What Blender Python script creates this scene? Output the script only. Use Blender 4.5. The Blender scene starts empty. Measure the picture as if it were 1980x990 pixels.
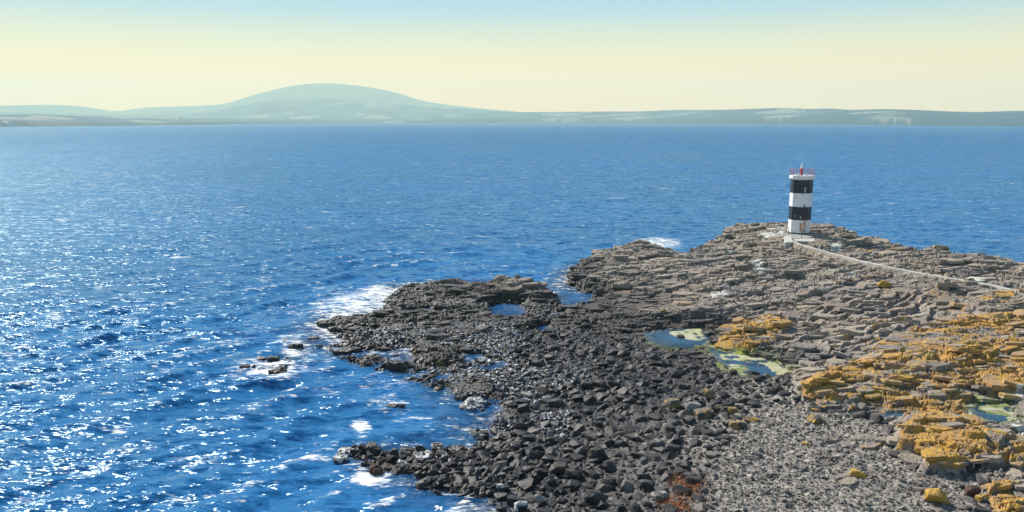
import bpy, bmesh, math, random
import numpy as np
from mathutils import Vector, Matrix

random.seed(7)
RNG = np.random.default_rng(11)
scene = bpy.context.scene
COL = scene.collection
R = math.radians

# ------------------------------------------------------------------ camera
W_PX, H_PX, F_PX = 1980.0, 990.0, 1554.0
CAM_H = 26.0
HORIZON = 232.0
PITCH = math.atan((H_PX / 2 - HORIZON) / F_PX)
cam_data = bpy.data.cameras.new("camera")
cam = bpy.data.objects.new("camera", cam_data)
COL.objects.link(cam)
cam.location = (0, 0, CAM_H)
cam.rotation_euler = (math.pi / 2 - PITCH, 0, 0)
cam_data.sensor_width = 36.0
cam_data.lens = 36.0 * F_PX / W_PX
cam_data.clip_start = 0.5
cam_data.clip_end = 80000
scene.camera = cam

# ------------------------------------------------------------------ light
SUN_AZ, SUN_EL = R(-38), R(37)          # azimuth clockwise from +Y
world = bpy.data.worlds.new("World")
scene.world = world
world.use_nodes = True
wn = world.node_tree.nodes
wl = world.node_tree.links
bg = wn["Background"]
sky = wn.new("ShaderNodeTexSky")
sky.sky_type = 'NISHITA'
sky.sun_disc = False
sky.sun_elevation = SUN_EL
sky.sun_rotation = SUN_AZ
sky.air_density = 1.0
sky.dust_density = 0.4
sky.ozone_density = 4.0
SKY_STRENGTH = 0.08
bg.inputs['Strength'].default_value = SKY_STRENGTH
# pale sea air low over the horizon, all the way round
tc = wn.new("ShaderNodeTexCoord")
sx = wn.new("ShaderNodeSeparateXYZ")
wl.new(tc.outputs['Generated'], sx.inputs[0])
ramp = wn.new("ShaderNodeValToRGB")
wl.new(sx.outputs[2], ramp.inputs[0])
HORIZON_SKY = [(0.0, (2.0, .84, .08)), (.045, (1.80, .88, .16)), (.085, (1.05, .84, .44)), (.125, (.46, .66, .76)), (.16, (.26, .54, .82)), (.26, (.10, .34, .70)), (.40, (.07, .26, .62))]
el_ = ramp.color_ramp.elements
el_[0].position, el_[0].color = 0.0, HORIZON_SKY[0][1] + (1,)
el_[1].position, el_[1].color = HORIZON_SKY[-1][0], HORIZON_SKY[-1][1] + (1,)
for p_, c_ in HORIZON_SKY[1:-1]:
    e_ = el_.new(p_)
    e_.color = c_ + (1,)
scl = wn.new("ShaderNodeVectorMath")
scl.operation = 'SCALE'
scl.inputs['Scale'].default_value = 0.70 / SKY_STRENGTH
wl.new(ramp.outputs[0], scl.inputs[0])
mr = wn.new("ShaderNodeMapRange")
mr.interpolation_type = 'SMOOTHSTEP'
wl.new(sx.outputs[2], mr.inputs[0])
for i_, v_ in enumerate((.28, .55, 1.0, 0.0)):
    mr.inputs[1 + i_].default_value = v_
mx = wn.new("ShaderNodeMix")
mx.data_type = 'RGBA'
wl.new(mr.outputs[0], mx.inputs[0])
wl.new(sky.outputs[0], mx.inputs[6])
wl.new(scl.outputs[0], mx.inputs[7])
wl.new(mx.outputs[2], bg.inputs['Color'])

sun_data = bpy.data.lights.new("sun", 'SUN')
sun_data.energy = 5.0
sun_data.angle = R(0.53)
sun_data.color = (1.0, 0.95, 0.86)
sun = bpy.data.objects.new("sun", sun_data)
COL.objects.link(sun)
sd = Vector((math.sin(SUN_AZ) * math.cos(SUN_EL), math.cos(SUN_AZ) * math.cos(SUN_EL), math.sin(SUN_EL)))
sun.rotation_euler = sd.to_track_quat('Z', 'Y').to_euler()
sun.location = sd * 300

scene.view_settings.view_transform = 'Standard'
scene.view_settings.look = 'None'
scene.view_settings.exposure = 0.52
scene.view_settings.gamma = 1.0
scene.cycles.max_bounces = 6
scene.cycles.diffuse_bounces = 2
scene.cycles.glossy_bounces = 2
scene.cycles.transparent_max_bounces = 8
scene.cycles.volume_bounces = 1
scene.cycles.sample_clamp_direct = 3
scene.cycles.sample_clamp_indirect = 4
scene.cycles.use_denoising = True

# ------------------------------------------------------------------ helpers
CP, SP = math.cos(PITCH), math.sin(PITCH)


def at(px, py, z=0.0):
    """photo pixel on the horizontal plane z -> world x, y"""
    a = (px - W_PX / 2) / F_PX
    b = (H_PX / 2 - py) / F_PX
    dy = CP + b * SP
    dz = -SP + b * CP
    t = (z - CAM_H) / dz
    return (a * t, dy * t)


def tag(o, label=None, cat=None, group=None, kind=None):
    if label: o['label'] = label
    if cat: o['category'] = cat
    if group: o['group'] = group
    if kind: o['kind'] = kind
    return o


def empty(name, loc, rz=0.0):
    o = bpy.data.objects.new(name, None)
    COL.objects.link(o)
    o.location = loc
    o.rotation_euler = (0, 0, rz)
    return o


def link_mesh(name, me, mat=None, parent=None):
    if mat is not None and len(me.materials) == 0:
        me.materials.append(mat)
    o = bpy.data.objects.new(name, me)
    COL.objects.link(o)
    if parent is not None:
        o.parent = parent
    return o


def np_mesh(name, verts, faces, smooth=True, attrs=None):
    """verts (n,3), faces (m,k) all of k corners"""
    me = bpy.data.meshes.new(name)
    verts = np.ascontiguousarray(verts, dtype=np.float32)
    faces = np.ascontiguousarray(faces, dtype=np.int32)
    m, k = faces.shape
    me.vertices.add(len(verts))
    me.vertices.foreach_set("co", verts.ravel())
    me.loops.add(m * k)
    me.loops.foreach_set("vertex_index", faces.ravel())
    me.polygons.add(m)
    me.polygons.foreach_set("loop_start", np.arange(0, m * k, k, dtype=np.int32))
    me.polygons.foreach_set("use_smooth", np.full(m, smooth, dtype=bool))
    me.update(calc_edges=True)
    for an, av in (attrs or {}).items():
        at_ = me.attributes.new(an, 'FLOAT', 'POINT')
        at_.data.foreach_set("value", np.ascontiguousarray(av, dtype=np.float32))
    return me


def submesh(name, verts, faces, attrs, fmask, smooth=True):
    f = faces[fmask]
    used, inv = np.unique(f.ravel(), return_inverse=True)
    return np_mesh(name, verts[used], inv.reshape(f.shape), smooth, {k: v[used] for k, v in attrs.items()})


def bm_obj(name, bm, mat, parent=None, smooth=False):
    me = bpy.data.meshes.new(name)
    bmesh.ops.recalc_face_normals(bm, faces=bm.faces[:])
    for f in bm.faces:
        f.smooth = smooth
    bm.to_mesh(me)
    bm.free()
    return link_mesh(name, me, mat, parent)


def bm_box(bm, x0, x1, y0, y1, z0, z1, bevel=0.0):
    r = bmesh.ops.create_cube(bm, size=1.0)
    for v in r['verts']:
        v.co = Vector((x0 + (v.co.x + .5) * (x1 - x0), y0 + (v.co.y + .5) * (y1 - y0), z0 + (v.co.z + .5) * (z1 - z0)))
    if bevel > 0:
        es = set()
        for v in r['verts']:
            es.update(v.link_edges)
        bmesh.ops.bevel(bm, geom=list(es), offset=bevel, segments=1, affect='EDGES')


def bm_tube(bm, p0, p1, r0, r1=None, n=8):
    r1 = r0 if r1 is None else r1
    p0, p1 = Vector(p0), Vector(p1)
    q = (p1 - p0).to_track_quat('Z', 'Y')
    a, b = [], []
    for i in range(n):
        t = 2 * math.pi * i / n
        d = q @ Vector((math.cos(t), math.sin(t), 0))
        a.append(bm.verts.new(p0 + d * r0))
        b.append(bm.verts.new(p1 + d * r1))
    for i in range(n):
        j = (i + 1) % n
        bm.faces.new((a[i], a[j], b[j], b[i]))
    bm.faces.new(list(reversed(a)))
    bm.faces.new(b)


def bm_prism(bm, n, rings, rot=0.0, cap=True):
    """rings: list of (radius, z); n-gon lathe"""
    prev = None
    first = None
    for (r, z) in rings:
        cur = [bm.verts.new((r * math.sin(rot + 2 * math.pi * i / n), r * math.cos(rot + 2 * math.pi * i / n), z)) for i in range(n)]
        if prev:
            for i in range(n):
                j = (i + 1) % n
                bm.faces.new((prev[i], prev[j], cur[j], cur[i]))
        else:
            first = cur
        prev = cur
    if cap:
        bm.faces.new(list(reversed(first)))
        bm.faces.new(prev)


# ------------------------------------------------------------------ numpy noise
def hash2(ix, iy, seed):
    h = (ix.astype(np.int64) * 374761393 + iy.astype(np.int64) * 668265263 + seed * 1442695041) & 0xFFFFFFFF
    h = ((h ^ (h >> 13)) * 1274126177) & 0xFFFFFFFF
    h = ((h ^ (h >> 16)) * 2246822519) & 0xFFFFFFFF
    h = h ^ (h >> 15)
    return (h & 0xFFFFFF).astype(np.float64) / float(0x1000000)


def vnoise(x, y, seed):
    ix, iy = np.floor(x), np.floor(y)
    fx, fy = x - ix, y - iy
    fx = fx * fx * fx * (fx * (fx * 6 - 15) + 10)
    fy = fy * fy * fy * (fy * (fy * 6 - 15) + 10)
    a, b = hash2(ix, iy, seed), hash2(ix + 1, iy, seed)
    c, d = hash2(ix, iy + 1, seed), hash2(ix + 1, iy + 1, seed)
    return (a + (b - a) * fx) * (1 - fy) + (c + (d - c) * fx) * fy


def fbm(x, y, seed, octv=4, gain=0.5):
    """about -1 .. 1"""
    s, a, t = 0.0, 1.0, 0.0
    c, sn = math.cos(0.6), math.sin(0.6)
    for o in range(octv):
        s = s + a * (vnoise(x, y, seed + o * 17) * 2 - 1)
        t += a
        a *= gain
        x, y = (x * c - y * sn) * 2.03 + 5.1, (x * sn + y * c) * 2.03 + 1.7
    return s / t * 1.6


def sstep(a, b, x):
    t = np.clip((x - a) / (b - a), 0, 1)
    return t * t * (3 - 2 * t)


def cells(x, y, size, ang, aniso, seed, warp=0.25):
    """Voronoi cells: id hash values, distance to the joint, offset from the cell's middle"""
    c, s = math.cos(ang), math.sin(ang)
    wx = fbm(x / size * .7, y / size * .7, seed + 91, 3) * warp * size
    wy = fbm(x / size * .7 + 31, y / size * .7 + 17, seed + 92, 3) * warp * size
    x, y = x + wx, y + wy
    u = (x * c + y * s) / (size * aniso)
    v = (-x * s + y * c) / size
    iu, iv = np.floor(u), np.floor(v)
    d1 = np.full(u.shape, 9.0)
    d2 = np.full(u.shape, 9.0)
    ci = np.zeros(u.shape)
    cj = np.zeros(u.shape)
    du = np.zeros(u.shape)
    dv = np.zeros(u.shape)
    for a in (-1, 0, 1):
        for b in (-1, 0, 1):
            i, j = iu + a, iv + b
            fu = i + .1 + .8 * hash2(i, j, seed) - u
            fv = j + .1 + .8 * hash2(i, j, seed + 5) - v
            d = np.sqrt(fu * fu + fv * fv)
            m = d < d1
            d2 = np.where(m, d1, np.minimum(d2, d))
            d1 = np.where(m, d, d1)
            ci = np.where(m, i, ci)
            cj = np.where(m, j, cj)
            du = np.where(m, -fu, du)
            dv = np.where(m, -fv, dv)
    return ci, cj, d2 - d1, du, dv


def poly_sdf(x, y, pts):
    """signed distance, positive inside"""
    d = np.full(x.shape, 1e9)
    ins = np.zeros(x.shape, dtype=bool)
    n = len(pts)
    for k in range(n):
        ax, ay = pts[k]
        bx, by = pts[(k + 1) % n]
        ex, ey = bx - ax, by - ay
        t = np.clip(((x - ax) * ex + (y - ay) * ey) / (ex * ex + ey * ey + 1e-12), 0, 1)
        qx, qy = x - ax - t * ex, y - ay - t * ey
        d = np.minimum(d, qx * qx + qy * qy)
        if abs(ey) > 1e-9:
            c = ((ay > y) != (by > y)) & (x < (y - ay) / ey * ex + ax)
            ins ^= c
    d = np.sqrt(d)
    return np.where(ins, d, -d)


def wpoly(pts, z=None):
    out = []
    for p in pts:
        out.append(at(p[0], p[1], p[2] if len(p) > 2 else (z or 0.0)))
    return out


# ------------------------------------------------------------------ the ground, as a function
# shore of the main land with the low reef on its left (photo pixel x, y and height of that point)
SHORE = wpoly([
    (1010, 1130, 0), (985, 1010, 0), (945, 968, 0), (890, 948, 0), (835, 944, 0), (795, 922, 0), (765, 905, 0), (770, 885, 0),
    (820, 872, 0), (870, 872, 0), (905, 872, 0), (950, 858, 0), (952, 825, 0), (968, 800, 0), (990, 785, 0), (992, 770, 0), (930, 768, 0), (882, 757, 0), (893, 738, 0),
    (935, 718, 0), (990, 705, 0), (985, 692, 0), (945, 690, 0), (925, 705, 0), (880, 708, 0), (830, 712, 0), (828, 697, 0), (880, 690, 0), (892, 680, 0),
    (850, 690, 0), (812, 696, 0), (800, 684, 0), (775, 672, 0), (735, 676, 0), (690, 672, 0), (655, 662, 0), (622, 648, 0), (620, 630, 0), (645, 618, 0),
    (690, 610, 0), (745, 600, 0), (772, 590, 0), (757, 578, 0), (762, 562, 0), (815, 552, 0), (880, 550, 0), (930, 553, 0.4), (938, 540, 1.2),
    (965, 534, 1.3), (1005, 537, 1.3), (1035, 548, 1.), (1068, 562, .6), (1073, 576, 0), (1062, 590, 0), (1085, 597, 0), (1110, 592, 0), (1148, 582, 0),
    (1162, 573, 0), (1122, 560, 0), (1103, 547, 0.3), (1098, 530, .6), (1110, 512, 1), (1150, 491, 1.6), (1200, 476, 2.2), (1240, 472, 2.4), (1290, 480, 2.),
    (1318, 490, 1.2), (1335, 482, 1.5), (1382, 465, 2.4), (1397, 447, 3.3), (1440, 434, 4.2), (1500, 431, 4.6), (1545, 428, 4.8), (1600, 431, 4.9),
    (1640, 440, 4.6), (1720, 460, 4.2), (1760, 472, 4), (1845, 479, 4), (1862, 494, 3.2), (1885, 491, 3.6), (1960, 494, 4), (1985, 505, 4),
    (2150, 520, 4), (2300, 560, 4), (2600, 800, 3), (2600, 1400, 2), (1500, 1400, 1)])

CTRL = [
    (1546, 451, 5), (1450, 442, 4.6), (1600, 438, 5), (1700, 468, 4.2), (1850, 485, 4.1), (1980, 510, 4.2), (1397, 452, 3.6),
    (1330, 490, 1.8), (1290, 486, 2.4), (1240, 478, 2.8), (1150, 497, 2.2), (1108, 525, 1.1), (1200, 530, 1.7), (1400, 520, 3.2),
    (1550, 520, 3.8), (1700, 540, 3.9), (1900, 555, 4.1), (1980, 572, 4.1), (2200, 600, 4.2), (1180, 600, .9), (1350, 600, 1.8), (1500, 600, 2.6),
    (1650, 640, 2.9), (1800, 600, 3.3), (1950, 640, 3.5), (1310, 655, 1.), (1470, 705, 1.1), (1600, 740, 2.3), (1750, 700, 2.8),
    (1900, 720, 2.9), (1920, 797, 2.2), (1700, 800, 2.1), (1850, 840, 2.4), (1600, 850, 1.8), (1500, 900, 1.6), (1700, 950, 1.9),
    (1950, 950, 2.3), (1800, 980, 2.1), (1400, 760, 1.0), (1250, 720, .62), (1100, 700, .38), (1000, 740, .3), (1200, 850, .75),
    (1100, 900, .5), (1000, 900, .25), (980, 820, .25), (940, 950, .1), (1300, 950, 1.0), (1450, 990, 1.4), (1050, 620, .5), (900, 570, 1.0), (1000, 552, 1.7),
    (830, 640, .8), (700, 630, .5), (940, 740, .7), (800, 560, .7), (900, 660, .75), (1030, 660, .35), (850, 900, .35), (1100, 600, .4), (2200, 900, 2.6), (1400, 1300, 1.4), (2200, 1300, 2.5)]
_cx = np.array([at(*c)[0] for c in CTRL])
_cy = np.array([at(*c)[1] for c in CTRL])
_cz = np.array([c[2] for c in CTRL])
_k = np.sqrt((_cx[:, None] - _cx[None]) ** 2 + (_cy[:, None] - _cy[None]) ** 2 + 4.0)
_A = np.block([[_k, np.ones((len(CTRL), 1))], [np.ones((1, len(CTRL))), np.zeros((1, 1))]])
_w = np.linalg.solve(_A + np.diag([.3] * len(CTRL) + [0]), np.append(_cz, 0))


def ctrl_height(x, y):
    s = np.full(x.shape, _w[-1])
    for i in range(len(CTRL)):
        s += _w[i] * np.sqrt((x - _cx[i]) ** 2 + (y - _cy[i]) ** 2 + 4.0)
    return s


BEACH = wpoly([(1010, 650, .4), (1100, 625, .5), (1180, 648, .8), (1262, 672, 1), (1385, 690, 1), (1440, 735, 1.1), (1540, 748, 1.3), (1560, 775, 1.8), (1690, 812, 2),
               (1730, 862, 2), (1795, 918, 2), (1900, 908, 2.2), (1990, 950, 2.3), (2300, 1150, 2.3), (1500, 1400, 1), (940, 1150, 0), (860, 955, 0), (900, 860, .1),
               (925, 800, .2), (985, 770, .2), (1000, 700, .3)])
GRAVEL = wpoly([(1470, 790, 1.4), (1560, 785, 1.8), (1690, 822, 2), (1735, 870, 2), (1795, 922, 2), (1870, 930, 2), (1870, 1100, 2), (1300, 1150, 1), (1370, 960, 1.1), (1420, 850, 1.2)])
OUTCROPS = [   # polygon, height above its surroundings, edge width, lichen
    (wpoly([(1385, 640), (1420, 622), (1480, 618), (1512, 634), (1515, 660), (1470, 672), (1420, 676), (1380, 668)], 1.9), .75, .6, 1.0),
    (wpoly([(1553, 752), (1600, 728), (1650, 705), (1720, 668), (1800, 640), (1900, 628), (2050, 625), (2050, 765), (1960, 765), (1905, 762), (1862, 795), (1780, 800), (1700, 792), (1690, 768), (1610, 772)], 2.7), .45, 1.2, 1.0),
    (wpoly([(1738, 815), (1780, 803), (1850, 806), (1900, 828), (1960, 850), (2050, 865), (2050, 905), (1960, 893), (1900, 903), (1860, 912), (1800, 905), (1795, 880), (1735, 864)], 2.6), .55, .5, 1.0),
    (wpoly([(1590, 690), (1640, 640), (1720, 600), (1800, 585), (1990, 585), (2060, 640), (1800, 640), (1700, 680)], 3.1), .2, 2.0, .45),
    (wpoly([(1905, 925), (1950, 920), (2050, 930), (2050, 1010), (1960, 1005), (1910, 975)], 2.5), .4, .8, .8),
    (wpoly([(1560, 852), (1580, 840), (1618, 840), (1622, 852), (1600, 858)], 2.0), .22, .3, 1.0),
    (wpoly([(1645, 855), (1700, 842), (1716, 852), (1700, 866), (1660, 862)], 2.0), .2, .3, .7),
    (wpoly([(1560, 785), (1610, 778), (1622, 788), (1600, 794), (1570, 795)], 2.0), .2, .3, .8),
    (wpoly([(1632, 790), (1660, 785), (1662, 795), (1640, 798)], 2.0), .2, .3, .8),
    (wpoly([(1600, 905), (1660, 895), (1700, 940), (1690, 955), (1640, 945)], 1.9), .15, .6, .1),
    (wpoly([(1725, 935), (1760, 927), (1815, 935), (1800, 955), (1740, 950)], 2.0), .15, .6, .1),
    (wpoly([(1565, 880), (1600, 866), (1622, 880), (1600, 897), (1570, 895)], 1.8), .12, .4, .0),
    (wpoly([(1118, 545), (1170, 500), (1250, 478), (1310, 492), (1290, 520), (1200, 545)], 1.6), .6, 2.5, 0),
    (wpoly([(945, 548), (990, 538), (1040, 556), (1066, 572), (1010, 585), (960, 565)], .8), .7, 1.2, 0),
]
STRATA = wpoly([(1490, 665, 2.3), (1520, 620, 2.5), (1600, 575, 3), (1760, 570, 3.3), (1850, 600, 3.3), (1780, 650, 3), (1640, 692, 2.7), (1530, 700, 2)])
POOLS = [      # polygon, water level, algae
    (wpoly([(1252, 645), (1290, 638), (1330, 636), (1358, 642), (1366, 662), (1340, 672), (1290, 668), (1262, 660)], .95), .95, .5),
    (wpoly([(1356, 666), (1376, 670), (1402, 679), (1445, 688), (1490, 696), (1524, 714), (1540, 733), (1505, 740), (1468, 734), (1440, 718), (1404, 704)], 1.0), 1.0, 1.0),
    (wpoly([(1885, 792), (1905, 778), (1950, 780), (1968, 798), (1962, 815), (1930, 822), (1895, 812)], 2.15), 2.15, 1.0),
    (wpoly([(1925, 845), (1950, 838), (1990, 850), (1985, 868), (1945, 862)], 2.3), 2.3, .8),
    (wpoly([(885, 681), (935, 682), (948, 697), (900, 703)], .0), .0, 0),
    (wpoly([(768, 670), (800, 672), (808, 694), (780, 697)], .0), .0, 0),
    (wpoly([(925, 800), (955, 790), (968, 806), (940, 826)], .0), .0, 0),
    (wpoly([(938, 592), (965, 586), (1000, 588), (1020, 600), (1012, 614), (975, 616), (948, 610)], .0), .0, 0),
    (wpoly([(1060, 602), (1090, 604), (1094, 612), (1066, 614)], .0), .0, 0),
    (wpoly([(1038, 630), (1062, 628), (1066, 638), (1042, 642)], .0), .0, 0),
    (wpoly([(1008, 640), (1030, 638), (1032, 648), (1012, 650)], .0), .0, 0),
    (wpoly([(770, 600), (830, 594), (840, 600), (790, 606)], .0), .0, 0),
    (wpoly([(1690, 806), (1740, 800), (1790, 806), (1800, 812), (1740, 812)], 2.05), 2.05, .3),
]
SHOALS = [(wpoly(p_), d_) for p_, d_ in (
    ([(645, 872), (700, 862), (770, 866), (880, 868), (910, 890), (885, 948), (835, 945), (780, 930), (735, 918), (660, 900)], -.16),
    ([(640, 664), (740, 664), (790, 690), (840, 708), (930, 700), (985, 700), (940, 780), (900, 800), (860, 760), (770, 735), (690, 712), (640, 694)], -.52),
    ([(475, 712), (500, 690), (545, 664), (600, 640), (640, 660), (600, 690), (560, 725), (500, 728)], -.62),
    ([(880, 765), (960, 760), (960, 830), (925, 860), (880, 845), (860, 800)], -.70),
    ([(860, 940), (960, 950), (990, 1040), (900, 1040), (840, 980)], -.55),
    ([(735, 775), (785, 772), (790, 798), (745, 802)], -.5))]
PALE = [wpoly(p_, z_) for p_, z_ in (
    ([(1396, 495), (1410, 492), (1420, 497), (1408, 504)], 3.0), ([(1455, 524), (1476, 520), (1480, 532), (1460, 534)], 3.3),
    ([(1368, 581), (1402, 577), (1406, 585), (1376, 588)], 2.0), ([(1398, 562), (1418, 559), (1422, 567), (1402, 568)], 2.3),
    ([(1638, 527), (1652, 524), (1656, 532), (1642, 533)], 3.7), ([(1602, 521), (1612, 519), (1616, 526), (1604, 527)], 3.6),
    ([(1700, 806), (1770, 802), (1812, 808), (1800, 816), (1750, 814)], 2.1), ([(1850, 800), (1880, 793), (1885, 800), (1860, 806)], 2.2),
    ([(1690, 825), (1706, 822), (1708, 832), (1694, 833)], 2.), ([(1565, 826), (1590, 824), (1612, 830), (1580, 832)], 1.9), ([(1955, 772), (1975, 766), (1985, 780), (1965, 784)], 2.3),
    ([(1940, 822), (1975, 832), (1990, 845), (1965, 840)], 2.3), ([(1490, 443), (1516, 441), (1518, 448), (1490, 448)], 4.8), ([(1468, 452), (1516, 450), (1514, 458), (1480, 459)], 4.8),
    ([(1590, 470), (1628, 473), (1625, 481), (1605, 479)], 4.4), ([(1585, 862), (1640, 862), (1640, 872), (1600, 872)], 1.9))]
PAD_C = at(1536, 456, 5.0)
PATH_PX = [(1528, 466, 4.95), (1545, 473, 4.75), (1600, 489, 4.35), (1660, 505, 4.15), (1720, 518, 4.1), (1780, 530, 4.1), (1840, 540, 4.15), (1885, 547, 4.2), (1935, 557, 4.25), (1990, 571, 4.25), (2120, 604, 4.25)]
PATH_W = [(at(*p)[0], at(*p)[1], p[2]) for p in PATH_PX]


def path_dist(x, y):
    d = np.full(x.shape, 1e9)
    zz = np.zeros(x.shape)
    for (ax, ay, az), (bx, by, bz) in zip(PATH_W[:-1], PATH_W[1:]):
        ex, ey = bx - ax, by - ay
        t = np.clip(((x - ax) * ex + (y - ay) * ey) / (ex * ex + ey * ey), 0, 1)
        q = np.hypot(x - ax - t * ex, y - ay - t * ey)
        m = q < d
        d = np.where(m, q, d)
        zz = np.where(m, az + t * (bz - az), zz)
    return d, zz


def ground(x, y, detail=True):
    """height and surface values of the shore at x, y"""
    shape = x.shape
    jx = fbm(x * .16, y * .16, 3, 4) * 1.3
    jy = fbm(x * .16 + 9, y * .16 + 4, 4, 4) * 1.3
    xs, ys = x + jx, y + jy
    s = poly_sdf(xs, ys, SHORE)
    far = np.hypot(x, y)
    wid = 1.2 + 1.6 * sstep(110, 60, far)
    c = np.maximum(ctrl_height(x, y), 0.12)
    z = np.where(s > 0, c * (1 - np.exp(-s / wid)), -2.6 * (1 - np.exp(s / 8.0)))
    shoal = np.zeros(shape)
    for pts, d_ in SHOALS:
        k = sstep(-1.0, 1.6, poly_sdf(xs, ys, pts))
        bump = d_ + .42 * fbm(x * .42, y * .42, 901, 4) + .12
        z = np.where((k > 0) & (s < .6), np.maximum(z, z * (1 - k) + k * np.minimum(bump, .55)), z)
        shoal = np.maximum(shoal, k * (s < .6))
    beach = sstep(-1.0, 1.2, poly_sdf(x + jx * .8, y + jy * .8, BEACH))
    gravel = sstep(-1.5, 1.5, poly_sdf(x + jx * .8, y + jy * .8, GRAVEL)) * beach
    lich = np.zeros(shape)
    oc_all = np.zeros(shape)
    oc_big = np.zeros(shape)
    for pts, hh, wd, li in OUTCROPS:
        q = poly_sdf(x + jx * .45, y + jy * .45, pts)
        k = sstep(-wd * .35, wd, q)
        z = z + hh * k
        oc_all = np.maximum(oc_all, k)
        if hh > .3:
            oc_big = np.maximum(oc_big, k)
        lich = np.maximum(lich, li * sstep(-.6, .8, q))
    beach = beach * (1 - oc_big)
    pool = np.full(shape, -9.0)
    algae = np.zeros(shape)
    rim = np.zeros(shape)
    for pts, lv, al in POOLS:
        q = poly_sdf(x + jx * .3, y + jy * .3, pts)
        zb = lv + np.clip(-q * .5, -.55, 6) + .02
        z = np.where(q > -2.5, z * sstep(0, -2.5, q) + (1 - sstep(0, -2.5, q)) * np.minimum(zb, np.maximum(z, zb - 9)), z)
        pool = np.maximum(pool, q)
        algae = np.maximum(algae, al * sstep(-1.3, .1, q))
        rim = np.maximum(rim, sstep(-.9, 0, q))
    strata = sstep(-1.5, 3, poly_sdf(x + jx, y + jy, STRATA))
    out = dict(s=s, beach=beach, gravel=gravel, lich=lich, pool=pool, algae=algae, ledge=oc_all)
    if not detail:
        out['z'] = z
        return out
    reef = sstep(1.2, .5, c) * (1 - beach)
    amp = (1 - .86 * beach) * np.maximum(sstep(-4, 0.5, s), shoal) * (1 - .75 * rim)
    pd, pz = path_dist(x, y)
    flat = np.maximum(sstep(1.1, .5, pd), sstep(6.2, 4.2, np.hypot(x - PAD_C[0], y - PAD_C[1])))
    amp = amp * (1 - .5 * flat)
    # beds: the surface steps up and down in sheets, each sheet broken by joints
    ca, sa = math.cos(R(14)), math.sin(R(14))
    xe, ye = (x * ca + y * sa) / 2.1, (-x * sa + y * ca)
    i1, j1, e1, du, dv = cells(x, y, 2.0, R(16), 2.2, 40, .34)
    r1, r2, r3 = hash2(i1, j1, 61), hash2(i1, j1, 62), hash2(i1, j1, 63)
    tl1 = du * (r2 - .5) * .30 + dv * (r3 - .35) * .26
    i2, j2, e2, du, dv = cells(x, y, .80, R(10), 1.9, 80, .36)
    q1, q2, q3 = hash2(i2, j2, 61), hash2(i2, j2, 62), hash2(i2, j2, 63)
    tl2 = du * (q2 - .5) * .16 + dv * (q3 - .4) * .16
    i3, j3, e3, du3, dv3 = cells(x, y, .33, R(-6), 1.7, 120, .3)
    rough = vnoise(x * .12, y * .12, 77)
    low = np.clip(.30 + .55 * c, .3, 1.15)
    swell = fbm(xe * .13, ye * .13, 21, 4) * .75 + fbm(xe * .45, ye * .45, 22, 3) * .30
    T = .36
    v = (swell + (r1 - .5) * .42 + (q1 - .5) * .16 * (.5 + rough)) / T
    n_ = np.floor(v)
    f_ = v - n_
    beds = (n_ + sstep(0, .10, f_) * .92 + f_ * .08) * T
    h1 = tl1 - .30 * (1 - sstep(.01, .09, e1))
    h2 = (q1 - .5) * .17 + tl2 - .16 * (1 - sstep(.015, .12, e2))
    h3 = (hash2(i3, j3, 61) - .5) * .10 + du3 * (hash2(i3, j3, 62) - .5) * .14 - .06 * (1 - sstep(.02, .2, e3))
    broken = sstep(.40, .72, rough + .35 * reef)
    h = (beds * .85 + h1 * .6) * low + h2 * (.45 + .75 * broken) + h3 * (.35 + .6 * broken)
    # layered ledges that step down towards the beach
    u = (-.62 * x + .78 * y) / 1.7 + fbm(x * .13, y * .13, 33, 3) * 1.1 + (r1 - .5) * .30
    fu = u - np.floor(u)
    led = (sstep(0, .12, fu) - fu)
    h = h * (1 - .5 * strata) + led * strata * .75
    h = h + fbm(x * 2.3, y * 2.3, 51, 3) * .035
    zz = z + h * amp + beach * (fbm(x * 1.3, y * 1.3, 9, 3) * .06 + (h2 * .25 + h3 * .5) * (1 - .85 * gravel)) * sstep(-2, .5, s)
    zz = np.where(flat > 0, zz * (1 - flat) + flat * (np.where(pd < 2.4, pz - .04, 4.82) + h * amp * .6), zz)
    # the bed of a pool stays under its water
    pl = np.full(shape, 99.)
    zz2 = zz.copy()
    for pts, lv, al in POOLS:
        q = poly_sdf(x + jx * .3, y + jy * .3, pts)
        k = sstep(.0, .7, q)
        zz2 = np.where(q > 0, np.minimum(zz2, zz2 * (1 - k) + k * (lv - .12 - .3 * sstep(0, 1.5, q))), zz2)
    zz = zz2
    pale = np.zeros(shape)
    for pts in PALE:
        pale = np.maximum(pale, sstep(-.25, .25, poly_sdf(x + jx * .2, y + jy * .2, pts)))
    # lichen breaks up in blotches, most of it on the upper blocks
    bl = fbm(x * .55, y * .55, 201, 4)
    blf = fbm(x * 2.4, y * 2.4, 202, 3)
    L = lich * 1.04 + .45 * (r1 - .5) + .45 * (q1 - .5) + .40 * bl + .22 * blf - .22
    general = sstep(20, 60, x + .25 * (120 - y)) * .42 * sstep(1.6, 2.8, c)
    L2 = general * (1 - beach) + .5 * bl + .2 * blf + .5 * (r1 - .5) - .28
    out.update(z=zz, lich=np.clip(np.maximum(sstep(.2, .95, L), .75 * sstep(.25, .9, L2) * (1 - beach)) * (1 - rim), 0, 1),
               tint=np.clip(.5 + .45 * (r1 - .5) + .5 * (q1 - .5) + .25 * fbm(x * .2, y * .2, 301, 3), 0, 1),
               pale=pale)
    return out


# ------------------------------------------------------------------ materials
def new_mat(name):
    m = bpy.data.materials.new(name)
    m.use_nodes = True
    nt = m.node_tree
    for n in list(nt.nodes):
        nt.nodes.remove(n)
    return m, nt


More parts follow.
